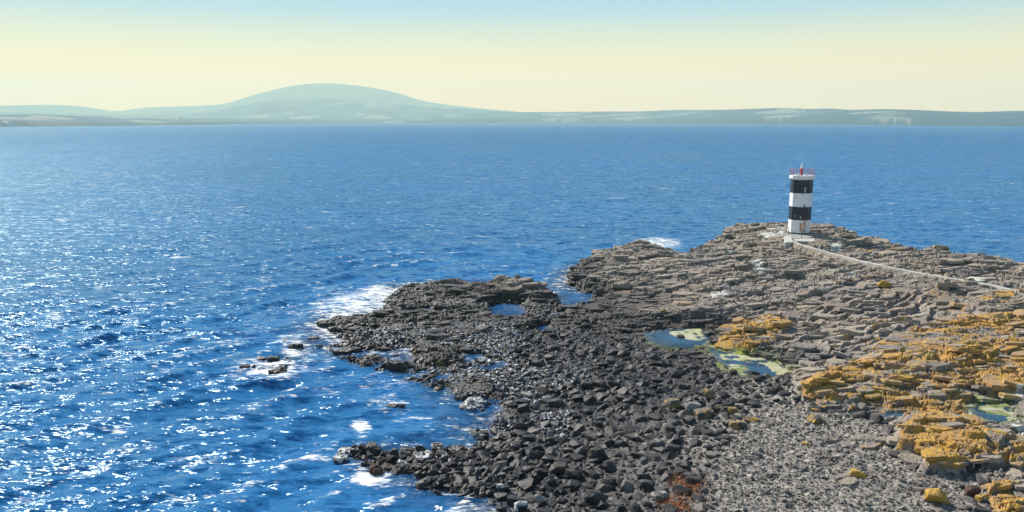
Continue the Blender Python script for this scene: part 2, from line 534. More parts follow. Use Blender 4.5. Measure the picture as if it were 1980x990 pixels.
class NT:
    """small helper for node trees"""
    def __init__(self, nt):
        self.nt = nt

    def n(self, typ, **kw):
        nd = self.nt.nodes.new(typ)
        for k, v in kw.items():
            setattr(nd, k, v)
        return nd

    def link(self, a, b):
        self.nt.links.new(a, b)

    def val(self, sock, v):
        if hasattr(v, 'is_linked') or isinstance(v, bpy.types.NodeSocket):
            self.link(v, sock)
        else:
            sock.default_value = v

    def math(self, op, a, b=0.0, clamp=False):
        nd = self.n('ShaderNodeMath', operation=op, use_clamp=clamp)
        self.val(nd.inputs[0], a)
        self.val(nd.inputs[1], b)
        return nd.outputs[0]

    def vmath(self, op, a, b=(0, 0, 0)):
        nd = self.n('ShaderNodeVectorMath', operation=op)
        self.val(nd.inputs[0], a)
        if op == 'SCALE':
            self.val(nd.inputs['Scale'], b)
        else:
            self.val(nd.inputs[1], b)
        return nd.outputs[0]

    def mix(self, fac, a, b, blend='MIX'):
        nd = self.n('ShaderNodeMix', data_type='RGBA', blend_type=blend)
        self.val(nd.inputs[0], fac)
        for s_, v in ((nd.inputs[6], a), (nd.inputs[7], b)):
            if isinstance(v, tuple) and len(v) == 3:
                v = v + (1,)
            self.val(s_, v)
        return nd.outputs[2]

    def noise(self, vec, scale, detail=3, rough=.55, out='Fac'):
        nd = self.n('ShaderNodeTexNoise')
        self.link(vec, nd.inputs['Vector'])
        nd.inputs['Scale'].default_value = scale
        nd.inputs['Detail'].default_value = detail
        nd.inputs['Roughness'].default_value = rough
        return nd.outputs[out]

    def remap(self, v, a, b, c=0.0, d=1.0, smooth=True):
        nd = self.n('ShaderNodeMapRange', interpolation_type='SMOOTHSTEP' if smooth else 'LINEAR')
        self.val(nd.inputs[0], v)
        for i, q in enumerate((a, b, c, d)):
            nd.inputs[1 + i].default_value = q
        return nd.outputs[0]

    def attr(self, name):
        nd = self.n('ShaderNodeAttribute', attribute_name=name)
        return nd.outputs['Fac']

    def bump(self, h, strength, dist):
        nd = self.n('ShaderNodeBump')
        nd.inputs['Strength'].default_value = strength
        nd.inputs['Distance'].default_value = dist
        self.link(h, nd.inputs['Height'])
        return nd.outputs[0]

    def principled(self, color, rough, normal=None, spec=.4, **kw):
        nd = self.n('ShaderNodeBsdfPrincipled')
        if isinstance(color, tuple) and len(color) == 3:
            color = color + (1,)
        self.val(nd.inputs['Base Color'], color)
        self.val(nd.inputs['Roughness'], rough)
        self.val(nd.inputs['Specular IOR Level'], spec)
        if normal is not None:
            self.link(normal, nd.inputs['Normal'])
        for k, v in kw.items():
            self.val(nd.inputs[k.replace('_', ' ')], v)
        return nd.outputs[0]

    def out(self, surf=None, vol=None):
        nd = self.n('ShaderNodeOutputMaterial')
        if surf is not None: self.link(surf, nd.inputs['Surface'])
        if vol is not None: self.link(vol, nd.inputs['Volume'])


def mat_rock():
    m, nt = new_mat("shore_rock")
    t = NT(nt)
    pos = t.n('ShaderNodeNewGeometry').outputs['Position']
    z = t.n('ShaderNodeSeparateXYZ')
    t.link(pos, z.inputs[0])
    n_big = t.noise(pos, .11, 4)
    n_mid = t.noise(pos, .9, 5)
    n_fin = t.noise(pos, 6.0, 4, .65)
    base = t.mix(t.remap(n_big, .35, .65), (.360, .295, .262), (.470, .350, .240))
    base = t.mix(t.remap(t.attr('tint'), .1, .9), t.mix(.5, base, (.13, .125, .13)), t.mix(.5, base, (.52, .46, .37)))
    base = t.mix(t.remap(n_mid, .35, .7, 0, .5), base, (.37, .32, .265))
    base = t.mix(t.remap(n_fin, .35, .72, .35, 0), base, (.06, .058, .06))
    # pale crusty lichen specks
    base = t.mix(t.remap(t.noise(pos, 3.1, 4, .7), .6, .72, 0, .55), base, (.36, .345, .30))
    # weed and wet rock near the water line
    wetn = t.math('ADD', z.outputs[2], t.math('MULTIPLY', t.math('SUBTRACT', n_mid, .5), 1.0))
    wet = t.remap(wetn, .45, 1.5, 1, 0)
    black = t.remap(t.math('ADD', wetn, t.math('MULTIPLY', t.math('SUBTRACT', n_big, .5), 2.4)), 1.1, 2.9, .82, 0)
    base = t.mix(black, base, (.046, .041, .048))
    weed = t.mix(t.noise(pos, 1.7, 4), (.016, .014, .015), (.048, .034, .030))
    weed = t.mix(t.remap(t.noise(pos, .35, 3), .5, .7, 0, .6), weed, (.055, .060, .028))
    base = t.mix(t.math('MULTIPLY', wet, .95), base, weed)
    # glints on wet weed, painted as white specks
    glint = t.math('MULTIPLY', t.remap(t.noise(pos, 3.4, 3, .6), .57, .66), t.math('MULTIPLY', t.remap(t.noise(pos, .22, 2), .45, .6), t.remap(wetn, .2, .9, 0, 1)))
    glint = t.math('MULTIPLY', glint, t.remap(z.outputs[2], 1.6, 1.0, 0, .8))
    base = t.mix(glint, base, (.42, .40, .40))
    # orange lichen
    lich = t.attr('lich')
    lf = t.math('ADD', lich, t.math('MULTIPLY', t.math('SUBTRACT', t.noise(pos, 1.7, 6, .74), .5), 2.3))
    lcol = t.mix(t.remap(t.noise(pos, .8, 4), .38, .64), (.44, .235, .07), (.60, .320, .035))
    lcol = t.mix(t.remap(t.noise(pos, 4.5, 3), .48, .66, 0, .8), lcol, (.24, .20, .11))
    lcol = t.mix(t.remap(t.noise(pos, .5, 4), .55, .68, 0, .6), lcol, (.21, .21, .08))
    base = t.mix(t.math('MULTIPLY', t.remap(lf, .25, .85), .9), base, lcol)
    pf = t.math('ADD', t.attr('pale'), t.math('MULTIPLY', t.math('SUBTRACT', t.noise(pos, 1.8, 5, .7), .5), 1.3))
    base = t.mix(t.remap(pf, .55, .9, 0, .9), base, (.66, .65, .58))
    # algae crust around pools
    al = t.attr('algae')
    alf = t.math('MULTIPLY', al, t.remap(t.noise(pos, 1.1, 5, .65), .36, .56))
    acol = t.mix(t.remap(t.noise(pos, .45, 3), .42, .58), (.46, .46, .26), (.30, .36, .05))
    base = t.mix(alf, base, acol)
    rough = t.math('SUBTRACT', .88, t.math('MULTIPLY', wet, .5))
    bh = t.math('ADD', n_fin, t.math('MULTIPLY', t.noise(pos, 1.9, 4, .6), 2.2))
    t.out(t.principled(base, rough, t.bump(bh, .9, .12), .25))
    return m


def mat_stone(name, c0, c1, c2, lichen=0.0, wetline=True, glint=0.0, cell=1.1):
    m, nt = new_mat(name)
    t = NT(nt)
    geo = t.n('ShaderNodeNewGeometry')
    pos = geo.outputs['Position']
    z = t.n('ShaderNodeSeparateXYZ')
    t.link(pos, z.inputs[0])
    v = t.n('ShaderNodeTexVoronoi')
    t.link(pos, v.inputs['Vector'])
    v.inputs['Scale'].default_value = cell
    sep = t.n('ShaderNodeSeparateColor')
    t.link(v.outputs['Color'], sep.inputs[0])
    n_mid = t.noise(pos, 1.3, 4)
    n_fin = t.noise(pos, 9.0, 4, .65)
    base = t.mix(sep.outputs[0], c0, c1)
    base = t.mix(t.remap(sep.outputs[1], .7, 1.0, 0, .8), base, c2)
    base = t.mix(t.remap(n_fin, .35, .75, .4, 0), base, tuple(q * .45 for q in c0))
    base = t.mix(t.remap(t.noise(pos, 4.0, 4, .7), .58, .74, 0, .5), base, tuple(min(1, q * 1.7) for q in c1))
    wet = 0.0
    if wetline:
        wn_ = t.math('ADD', z.outputs[2], t.math('MULTIPLY', t.math('SUBTRACT', n_mid, .5), .9))
        wet = t.remap(wn_, .45, 1.6, .9, 0)
        base = t.mix(wet, base, t.mix(t.noise(pos, .6, 3), (.014, .013, .018), (.034, .027, .027)))
    if lichen:
        lf = t.remap(t.math('ADD', t.noise(pos, 1.6, 5, .65), (lichen - .5) * .5), .36, .56)
        lcol = t.mix(t.remap(t.noise(pos, 3.0, 4), .4, .62), (.42, .25, .07), (.56, .34, .04))
        lcol = t.mix(t.remap(t.noise(pos, 6.0, 4, .7), .52, .68, 0, .8), lcol, (.26, .21, .10))
        base = t.mix(lf, base, lcol)
    if glint:
        base = t.mix(t.remap(t.noise(pos, 2.6, 4, .7), .46, .56, 0, glint), base, (.66, .65, .66))  # white specks stand in for glints on wet stone and weed
    rough = t.math('SUBTRACT', .85, t.math('MULTIPLY', wet, .45)) if wetline else .85
    t.out(t.principled(base, rough, t.bump(t.math('ADD', n_fin, t.math('MULTIPLY', n_mid, 2)), .6, .08), .28))
    return m


def mat_plain(name, c, rough=.6, var=.25, scale=3.0, spec=.4, rust=0.0, metallic=0.0):
    m, nt = new_mat(name)
    t = NT(nt)
    pos = t.n('ShaderNodeTexCoord').outputs['Object']
    nz = t.noise(pos, scale, 5, .6)
    col = t.mix(t.remap(nz, .3, .7), tuple(q * (1 - var) for q in c), tuple(min(1, q * (1 + var)) for q in c))
    if rust:
        st = t.n('ShaderNodeMapping')
        st.inputs['Scale'].default_value = (3.2, 3.2, .35)
        t.link(pos, st.inputs[0])
        col = t.mix(t.remap(t.noise(st.outputs[0], 1.0, 5, .65), .58, .75, 0, rust), col, (.30, .17, .08))
    t.out(t.principled(col, rough, t.bump(nz, .2, .02), spec, Metallic=metallic))
    return m


def mat_water(name, deep, clear=False):
    m, nt = new_mat(name)
    t = NT(nt)
    pos = t.n('ShaderNodeNewGeometry').outputs['Position']
    nrm = t.n('ShaderNodeNewGeometry').outputs['Normal']
    mp = t.n('ShaderNodeMapping')
    mp.inputs['Rotation'].default_value = (0, 0, R(-38))
    mp.inputs['Scale'].default_value = (.42, 1.0, 1.0)
    t.link(pos, mp.inputs[0])
    v = mp.outputs[0]
    if not clear:
        big = t.noise(pos, .012, 3)
        gust = t.remap(big, .35, .65, .75, 1.15)

        def ripple(scale, amt, det):
            c = t.noise(v, scale, det, .6, 'Color')
            return t.vmath('MULTIPLY', t.vmath('SUBTRACT', c, (.5, .5, .5)), (amt, amt, 0))
        r = t.vmath('ADD', ripple(.40, 1.0, 2), ripple(1.5, 2.1, 3))
        r = t.vmath('ADD', r, ripple(4.6, 1.0, 3))
        dn = t.n('ShaderNodeVectorMath', operation='LENGTH')
        t.link(pos, dn.inputs[0])
        r = t.vmath('SCALE', r, t.math('MULTIPLY', gust, t.remap(dn.outputs['Value'], 120, 1500, 1, 2.1)))
        nn = t.vmath('NORMALIZE', t.vmath('ADD', nrm, r))
        rough = .15
    else:
        c = t.noise(v, 1.2, 3, .6, 'Color')
        nn = t.vmath('NORMALIZE', t.vmath('ADD', nrm, t.vmath('MULTIPLY', t.vmath('SUBTRACT', c, (.5, .5, .5)), (.10, .10, 0))))
        rough = .05
    depth = t.attr('depth')
    dcol = t.mix(t.remap(depth, .4, 2.6), tuple(min(1, q * 1.25 + .010) for q in deep), deep)
    if not clear:
        dcol = t.mix(t.remap(big, .4, .62, 0, .45), dcol, tuple(q * 1.35 for q in deep))
    if clear:
        water = t.principled(dcol, rough, nn, .5, IOR=1.33)
    else:
        df = t.n('ShaderNodeBsdfDiffuse')
        t.val(df.inputs['Color'], dcol)
        t.link(nn, df.inputs['Normal'])
        gs = t.n('ShaderNodeBsdfGlossy')
        gs.inputs['Roughness'].default_value = rough
        gs.inputs['Color'].default_value = (.76, .98, 1, 1)
        t.link(nn, gs.inputs['Normal'])
        fr = t.n('ShaderNodeFresnel')
        fr.inputs['IOR'].default_value = 1.33
        t.link(nn, fr.inputs['Normal'])
        ws = t.n('ShaderNodeMixShader')
        t.link(t.math('MULTIPLY', t.math('MINIMUM', fr.outputs[0], .55), .58), ws.inputs[0])
        t.link(df.outputs[0], ws.inputs[1])
        t.link(gs.outputs[0], ws.inputs[2])
        water = ws.outputs[0]
    tr = t.n('ShaderNodeBsdfTransparent')
    gl = t.n('ShaderNodeMixShader')
    t.link(t.remap(depth, -.05, 1.5 if not clear else .9, .30 if not clear else .40, 1), gl.inputs[0])
    t.link(tr.outputs[0], gl.inputs[1])
    t.link(water, gl.inputs[2])
    surf = gl.outputs[0]
    if not clear:
        foam = t.attr('foam')
        mp2 = t.n('ShaderNodeMapping')
        mp2.inputs['Rotation'].default_value = (0, 0, R(-25))
        mp2.inputs['Scale'].default_value = (.42, 1.0, 1.0)
        t.link(pos, mp2.inputs[0])
        fn = t.noise(mp2.outputs[0], .75, 9, .76)
        fn2 = t.noise(mp2.outputs[0], 2.6, 6, .7)
        dl = t.n('ShaderNodeVectorMath', operation='LENGTH')
        t.link(pos, dl.inputs[0])
        dist = dl.outputs['Value']
        # single breaking caps all over the bay
        cap = t.remap(t.math('ADD', t.math('MULTIPLY', t.noise(mp2.outputs[0], .16, 3, .6), .75), t.math('MULTIPLY', t.noise(mp2.outputs[0], .6, 3, .6), .35)), .63, .74, 0, .8)
        cap = t.math('MULTIPLY', cap, t.math('MULTIPLY', t.remap(dist, 45, 110, .8, 1), t.remap(dist, 500, 2500, 1, .4)))
        cap2 = t.remap(t.math('ADD', t.math('MULTIPLY', t.noise(mp2.outputs[0], .42, 3, .6), .65), t.math('MULTIPLY', t.noise(mp2.outputs[0], 1.5, 3, .6), .45)), .64, .74, 0, .85)
        cap = t.math('MAXIMUM', cap, t.math('MULTIPLY', cap2, t.remap(dist, 300, 900, 1, 0)))
        calm = t.remap(depth, 1.5, 2.9)
        foam = t.math('MAXIMUM', foam, t.math('MULTIPLY', cap, calm))
        fm = t.math('ADD', t.math('MULTIPLY', foam, .62), t.math('ADD', t.math('MULTIPLY', t.math('SUBTRACT', fn, .5), 2.7), t.math('MULTIPLY', t.math('SUBTRACT', fn2, .5), 2.2)))
        fm = t.math('MULTIPLY', t.remap(fm, .30, .85), t.remap(foam, .02, .25))
        fs = t.principled((.86, .87, .84), .7, None, .2)
        fx = t.n('ShaderNodeMixShader')
        t.link(t.math('MULTIPLY', fm, .95), fx.inputs[0])
        t.link(surf, fx.inputs[1])
        t.link(fs, fx.inputs[2])
        surf = fx.outputs[0]
    t.out(surf)
    return m


def mat_hill(name, c_field, c_dark, c_pale, cliff):
    m, nt = new_mat(name)
    t = NT(nt)
    geo = t.n('ShaderNodeNewGeometry')
    pos = geo.outputs['Position']
    z = t.n('ShaderNodeSeparateXYZ')
    t.link(geo.outputs['Normal'], z.inputs[0])
    v = t.n('ShaderNodeTexVoronoi')
    t.link(pos, v.inputs['Vector'])
    v.inputs['Scale'].default_value = .0042
    sep = t.n('ShaderNodeSeparateColor')
    t.link(v.outputs['Color'], sep.inputs[0])
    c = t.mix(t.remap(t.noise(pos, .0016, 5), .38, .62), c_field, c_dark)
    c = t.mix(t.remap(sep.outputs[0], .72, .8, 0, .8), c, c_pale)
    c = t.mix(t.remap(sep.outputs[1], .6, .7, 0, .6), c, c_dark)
    c = t.mix(t.remap(z.outputs[2], .93, .75), c, t.mix(t.noise(pos, .012, 5), cliff, tuple(q * .5 for q in cliff)))
    t.out(t.principled(c, .95, None, .1))
    return m


M_ROCK = mat_rock()
M_BOULDER = mat_stone("boulder_stone", (.030, .028, .033), (.125, .113, .108), (.36, .32, .27))
M_GRAVEL = mat_stone("gravel_stone", (.13, .118, .11), (.41, .365, .32), (.58, .53, .46), cell=3.4)
M_LICHSTONE = mat_stone("lichen_stone", (.10, .095, .09), (.17, .16, .14), (.2, .17, .14), lichen=.75, wetline=False)
M_LICHFULL = mat_stone("lichen_crust", (.10, .095, .09), (.17, .16, .14), (.2, .17, .14), lichen=.92, wetline=False)
M_OLIVE = mat_stone("olive_lichen_stone", (.10, .095, .09), (.17, .16, .14), (.2, .17, .14), lichen=.36, wetline=False)
M_PALE = mat_stone("pale_stone", (.26, .25, .235), (.34, .32, .30), (.40, .38, .35), wetline=False)
M_GLINTSPECK = mat_stone("glint_speck_stone", (.030, .030, .036), (.055, .053, .058), (.10, .095, .10), glint=.9)  # dark wet stone with sun glints painted on as white specks
M_REEFROCK = mat_stone("reef_stone", (.040, .038, .038), (.085, .07, .06), (.12, .10, .085))
M_REDROCK = mat_stone("red_reef_stone", (.075, .045, .036), (.12, .07, .05), (.14, .09, .07), wetline=False)
M_SEA = mat_water("sea_water", (.012, .116, .300))
M_POOL = mat_water("pool_water", (.020, .060, .110), clear=True)

# ------------------------------------------------------------------ the shore: one height field, cut into slabs along its joints
NA, NR = 930, 640
az = np.radians(np.linspace(-17.5, 40.0, NA))
tt = np.linspace(0, 1, NR)
rad = 38.0 + (205.0 - 38.0) * (tt * .42 + .58 * tt ** 2)
A, RR = np.meshgrid(az, rad)
GX, GY = RR * np.sin(A), RR * np.cos(A)
G = ground(GX, GY)
GZ = G['z']
gverts = np.stack([GX.ravel(), GY.ravel(), GZ.ravel()], 1)
ii = (np.arange(NR - 1)[:, None] * NA + np.arange(NA - 1)[None]).ravel()
gfaces = np.stack([ii, ii + 1, ii + NA + 1, ii + NA], 1)
gattr = {k: G[k].ravel() for k in ('lich', 'tint', 'algae', 'pale')}
fz = GZ.ravel()[gfaces].max(1)
fs_ = G['s'].ravel()[gfaces].max(1)
keep = (fz > -2.1) & (fs_ > -14)
gfaces = gfaces[keep]
fz = fz[keep]
fb = (G['beach'].ravel()[gfaces].mean(1) > .5)


def project(p):
    """world -> photo pixels"""
    dx, dy, dz = p[:, 0], p[:, 1], p[:, 2] - CAM_H
    fwd = dy * CP - dz * SP
    up = dy * SP + dz * CP
    fwd = np.maximum(fwd, .1)
    return W_PX / 2 + F_PX * dx / fwd, H_PX / 2 - F_PX * up / fwd


# bed under the slabs: coarse, lower, closes every joint
s4 = (slice(None, None, 6), slice(None, None, 6))
bx, by, bz = GX[s4], GY[s4], GZ[s4] - .75
br, bc = bx.shape
bi = (np.arange(br - 1)[:, None] * bc + np.arange(bc - 1)[None]).ravel()
bf = np.stack([bi, bi + 1, bi + bc + 1, bi + bc], 1)
bf = bf[(bz.ravel()[bf].max(1) > -2.0)]
bat = {k: v.reshape(NR, NA)[s4].ravel() for k, v in gattr.items()}
bme = submesh("rocky_shore", np.stack([bx.ravel(), by.ravel(), bz.ravel()], 1), bf, bat, np.ones(len(bf), bool))
shore = tag(link_mesh("rocky_shore", bme, M_ROCK), kind='structure')

me = submesh("broken_bedrock", gverts, gfaces, gattr, ~fb, False)
tag(link_mesh("broken_bedrock", me, M_ROCK, shore), kind='stuff')
me = submesh("shingle_ground", gverts, gfaces, gattr, fb)
tag(link_mesh("shingle_ground", me, M_GRAVEL), kind='structure')


def ground_z(x, y):
    """height of the built ground below points, read from the grid"""
    r = np.hypot(x, y)
    a = np.arctan2(x, y)
    fi = np.interp(r, rad, np.arange(NR))
    fj = np.interp(a, az, np.arange(NA))
    i0 = np.clip(fi.astype(int), 0, NR - 2)
    j0 = np.clip(fj.astype(int), 0, NA - 2)
    u, v = fi - i0, fj - j0
    return (GZ[i0, j0] * (1 - u) * (1 - v) + GZ[i0 + 1, j0] * u * (1 - v) + GZ[i0, j0 + 1] * (1 - u) * v + GZ[i0 + 1, j0 + 1] * u * v)


def ground_pick(key, x, y):
    i0 = np.clip(np.interp(np.hypot(x, y), rad, np.arange(NR)).round().astype(int), 0, NR - 1)
    j0 = np.clip(np.interp(np.arctan2(x, y), az, np.arange(NA)).round().astype(int), 0, NA - 1)
    return G[key][i0, j0]


def gz(x, y):
    return float(ground_z(np.array([x]), np.array([y]))[0])


# ------------------------------------------------------------------ sea
def sea():
    a_d = np.linspace(-37, 37, 640)
    a_c = np.concatenate([np.linspace(-180, -38, 40), a_d, np.linspace(38, 180, 40)])
    dep = np.radians(np.linspace(32.5, 6.0, 300))
    r1 = CAM_H / np.tan(dep)
    r_far = np.geomspace(r1[-1] * 1.01, 16000, 70)
    r = np.concatenate([np.array([.5, 15, 30]), r1, r_far])
    A, RR = np.meshgrid(np.radians(a_c), r)
    X, Y = RR * np.sin(A), RR * np.cos(A)
    shape = X.shape
    dr = np.gradient(r)[:, None] * np.ones(shape)
    Z = np.zeros(shape)
    DX = np.zeros(shape)
    DY = np.zeros(shape)
    SL = np.zeros(shape)
    near = RR < 420
    rg = np.random.default_rng(5)
    x, y = X[near], Y[near]
    inside = np.abs(A[near]) < R(38)
    z = np.zeros(x.shape); ddx = np.zeros(x.shape); ddy = np.zeros(x.shape); sl = np.zeros(x.shape)
    group = .55 + .9 * vnoise(x * .035, y * .05, 555)
    for k in range(46):
        lam = 1.3 * (10.0 / 1.3) ** rg.random()
        th = R(-49) + rg.normal(0, R(24))     # heading of the wave
        dx_, dy_ = math.cos(th), math.sin(th)
        kk = 2 * math.pi / lam
        amp = .036 / kk * (1.1 if 2 < lam < 6 else .75)
        ph = rg.random() * 6.283
        fade = np.clip((lam / np.maximum(dr[near], .05) - 2.2) / 2.5, 0, 1) * inside
        arg = kk * (dx_ * x + dy_ * y) + ph
        c, s = np.cos(arg), np.sin(arg)
        a_ = amp * fade * group
        z += a_ * c
        ddx -= .75 * a_ * dx_ * s
        ddy -= .75 * a_ * dy_ * s
        sl += kk * amp * group * c
    Z[near], DX[near], DY[near], SL[near] = z, ddx, ddy, sl
    depth = np.full(shape, 3.0)
    foam = np.zeros(shape)
    nr2 = (RR < 230) & (A > R(-30)) & (A < R(41)) & (RR > 30)
    g = ground(X[nr2], Y[nr2], False)
    depth[nr2] = np.clip(-g['z'] + .15 * 0, -.5, 3)
    s = g['s']
    xx, yy = X[nr2], Y[nr2]
    # breaking water along the exposed edge: seaward and to the left of the reef
    p0 = at(690, 620); p1 = at(980, 950)
    expo = sstep(at(800, 600)[0], at(700, 640)[0], xx - .12 * (yy - 100)) * sstep(62, 80, yy) + sstep(118, 128, yy + .0 * xx) * .8
    fo = np.clip(np.exp(-np.maximum(-s, 0) / 3.2), 0, 1) * (s < 2) * (.36 + .50 * np.clip(expo, 0, 1))
    foam[nr2] = fo
    # damp the waves close to the shore and in the sheltered water behind the reef
    cal = np.ones(shape)
    cal[nr2] = .25 + .75 * sstep(0, 14, -s)
    Z *= cal; DX *= cal; DY *= cal
    for (fx, fy, rx, ry, st) in FOAM_PATCHES:
        c = at(fx, fy, 0)
        ex = at(fx + rx, fy, 0)
        ey = at(fx, fy - ry, 0)
        ax_, ay_ = ex[0] - c[0], ex[1] - c[1]
        bx_, by_ = ey[0] - c[0], ey[1] - c[1]
        det = ax_ * by_ - bx_ * ay_
        u = ((X - c[0]) * by_ - (Y - c[1]) * bx_) / det
        v = (-(X - c[0]) * ay_ + (Y - c[1]) * ax_) / det
        st = min(st, .62 + .28 * st)
        foam = np.maximum(foam, st * np.clip(1.25 - (u * u + v * v), 0, 1) ** .7 * (u * u + v * v < 1.25))
    # white caps on the steepest crests
    wc = sstep(.155, .235, SL) * sstep(.40, .62, vnoise(X * .06, Y * .09, 71))
    foam = np.maximum(foam, .62 * wc * (RR > 40) * sstep(210, 150, RR))
    verts = np.stack([(X + DX).ravel(), (Y + DY).ravel(), Z.ravel()], 1)
    nr, na = shape
    i = (np.arange(nr - 1)[:, None] * na + np.arange(na - 1)[None]).ravel()
    f = np.stack([i, i + 1, i + na + 1, i + na], 1)
    dm = -depth.ravel()[f].max(1)
    f = f[dm < .49]
    me = submesh("sea", verts, f, {'depth': depth.ravel(), 'foam': foam.ravel()}, np.ones(len(f), bool))
    tag(link_mesh("sea", me, M_SEA), kind='structure')


FOAM_PATCHES = [   # photo x, y, half width, half height, strength
    (520, 712, 74, 24, 1.25), (490, 722, 50, 14, .9), (572, 672, 32, 18, 1.1), (695, 592, 100, 30, 1.1), (735, 568, 60, 18, 1.5), (715, 588, 50, 16, 1.4), (655, 618, 60, 18, 1.0),
    (635, 640, 22, 14, .9), (830, 550, 80, 7, .8), (1268, 469, 52, 11, 1.3), (1300, 476, 25, 5, .7), (1103, 527, 9, 14, .9), (1072, 568, 14, 9, .8), (698, 823, 22, 15, 1.6), (718, 924, 46, 18, 1.4), (700, 905, 30, 14, .7),
    (745, 742, 60, 14, .5), (640, 885, 50, 18, .42), (755, 783, 45, 18, .5), (830, 815, 70, 10, .42), (700, 850, 14, 16, .55), (500, 640, 70, 12, .33), (350, 497, 22, 4, .8), (230, 832, 16, 9, 1.0),
    (105, 610, 22, 9, .8), (515, 540, 20, 5, .6), (770, 905, 34, 12, .5), (645, 555, 45, 6, .55), (560, 655, 30, 12, .6), (120, 425, 18, 4, .7), (380, 890, 60, 14, .4), (160, 910, 60, 12, .42), (260, 870, 50, 10, .42),
    (700, 680, 60, 10, .42), (610, 690, 50, 14, .45), (800, 740, 60, 12, .38), (860, 830, 60, 14, .36), (820, 930, 50, 12, .4), (930, 880, 30, 10, .34), (570, 600, 60, 16, .36), (600, 720, 50, 12, .36), (640, 760, 40, 10, .34), (450, 660, 40, 10, .4),
    (330, 960, 50, 14, .42), (60, 960, 60, 14, .4), (490, 790, 40, 14, .3), (1215, 550, 30, 5, .5), (880, 700, 30, 6, .3), (905, 790, 26, 8, .4)]
sea()
fv = np.array([(-320, -40, -2.75), (320, -40, -2.75), (320, 420, -2.75), (-320, 420, -2.75)], float)
M_BED = mat_plain("sea_bed_weed", (.035, .034, .030), .9, .5, .3)
tag(link_mesh("seabed", np_mesh("seabed", fv, np.array([(0, 1, 2, 3)]), False), M_BED), kind='structure')

# ------------------------------------------------------------------ pools in the rock
def pool_sheet(name, pts, lv, grow, mat, extra=None):
    cx = sum(p[0] for p in pts) / len(pts)
    cy = sum(p[1] for p in pts) / len(pts)
    rim = []
    n = len(pts)
    for k in range(n):
        for f in (0, .5):
            x = pts[k][0] * (1 - f) + pts[(k + 1) % n][0] * f
            y = pts[k][1] * (1 - f) + pts[(k + 1) % n][1] * f
            d = math.hypot(x - cx, y - cy)
            s = (d + grow) / d
            rim.append((cx + (x - cx) * s, cy + (y - cy) * s))
    vs = [(cx, cy, lv)] + [(x, y, lv) for x, y in rim]
    m = len(rim)
    fs = np.array([(0, 1 + k, 1 + (k + 1) % m) for k in range(m)])
    dep = np.array([.9] + [.05] * m)
    me = np_mesh(name, np.array(vs), fs, True, {'depth': dep, 'foam': dep * 0})
    return tag(link_mesh(name, me, mat), kind='structure')


for pts, lv, al in POOLS:
    if lv < .1:
        continue      # the sea itself stands in these
    pool_sheet("pool_water", pts, lv, .5, M_POOL)

# algae mats floating in the pools
def mat_algae(name, c0, c1):
    m, nt = new_mat(name)
    t = NT(nt)
    pos = t.n('ShaderNodeNewGeometry').outputs['Position']
    n = t.noise(pos, 1.5, 6, .7)
    c = t.mix(t.remap(n, .38, .62), c0, c1)
    c = t.mix(t.remap(t.noise(pos, .7, 5, .65), .46, .60, 0, .9), c, (.47, .45, .33))
    c = t.mix(t.remap(t.noise(pos, 3.5, 4, .7), .55, .7, 0, .7), c, (.10, .11, .05))
    t.out(t.principled(c, .7, t.bump(n, .7, .05), .3))
    return m


M_ALGAE = mat_algae("green_algae", (.14, .17, .05), (.25, .28, .10))
M_SCUM = mat_algae("yellow_algae", (.33, .34, .13), (.46, .45, .29))


def algae_mat(pts, lv, thr, seed, mat):
    xs = [p[0] for p in pts]; ys = [p[1] for p in pts]
    st = .11
    X, Y = np.meshgrid(np.arange(min(xs) - .5, max(xs) + .5, st), np.arange(min(ys) - .5, max(ys) + .5, st))
    q = poly_sdf(X, Y, pts)
    nz = fbm(X * .55, Y * .75, seed, 5) * 1.15
    hgt = (nz - thr - .12) * .10 + fbm(X * 1.7, Y * 1.7, seed + 3, 4) * .06 + np.minimum(q, .3) * .2
    Z = lv + np.clip(hgt, -.06, .05)
    nr, nc = X.shape
    i = (np.arange(nr - 1)[:, None] * nc + np.arange(nc - 1)[None]).ravel()
    f = np.stack([i, i + 1, i + nc + 1, i + nc], 1)
    f = f[(Z.ravel()[f].max(1) > lv - .02) & (q.ravel()[f].min(1) > -.3)]
    if not len(f):
        return
    me = submesh("algae", np.stack([X.ravel(), Y.ravel(), Z.ravel()], 1), f, {}, np.ones(len(f), bool))
    return link_mesh("algae", me, mat)


for k, (pxy, lv, thr, mt, lb) in enumerate([
    ([(1300, 640), (1352, 637), (1364, 655), (1345, 660), (1318, 652), (1290, 646)], .95, -.22, M_SCUM, 'pale cream green algae along the far edge of the blue tide pool'),
    ([(1385, 682), (1440, 686), (1490, 694), (1530, 722), (1520, 736), (1480, 706), (1440, 700), (1400, 696)], 1.0, -.22, M_SCUM, 'yellow green algae mat on the long pool below the orange outcrop'),
    ([(1400, 704), (1430, 702), (1452, 712), (1460, 730), (1430, 724)], 1.0, .0, M_ALGAE, 'bright green algae patch at the stony side of the long pool'),
    ([(1902, 778), (1950, 780), (1968, 800), (1955, 812), (1925, 804), (1898, 792)], 2.15, -.30, M_ALGAE, 'green algae mat covering the pool between the orange rocks at the right'),
    ([(1928, 848), (1955, 842), (1985, 852), (1980, 864), (1945, 860)], 2.3, -.3, M_ALGAE, 'green algae in the small hollow below the green pool')]):
    o = algae_mat(wpoly(pxy, lv), lv, thr, 400 + k * 7, mt)
    if o:
        tag(o, lb, 'algae', kind='stuff')

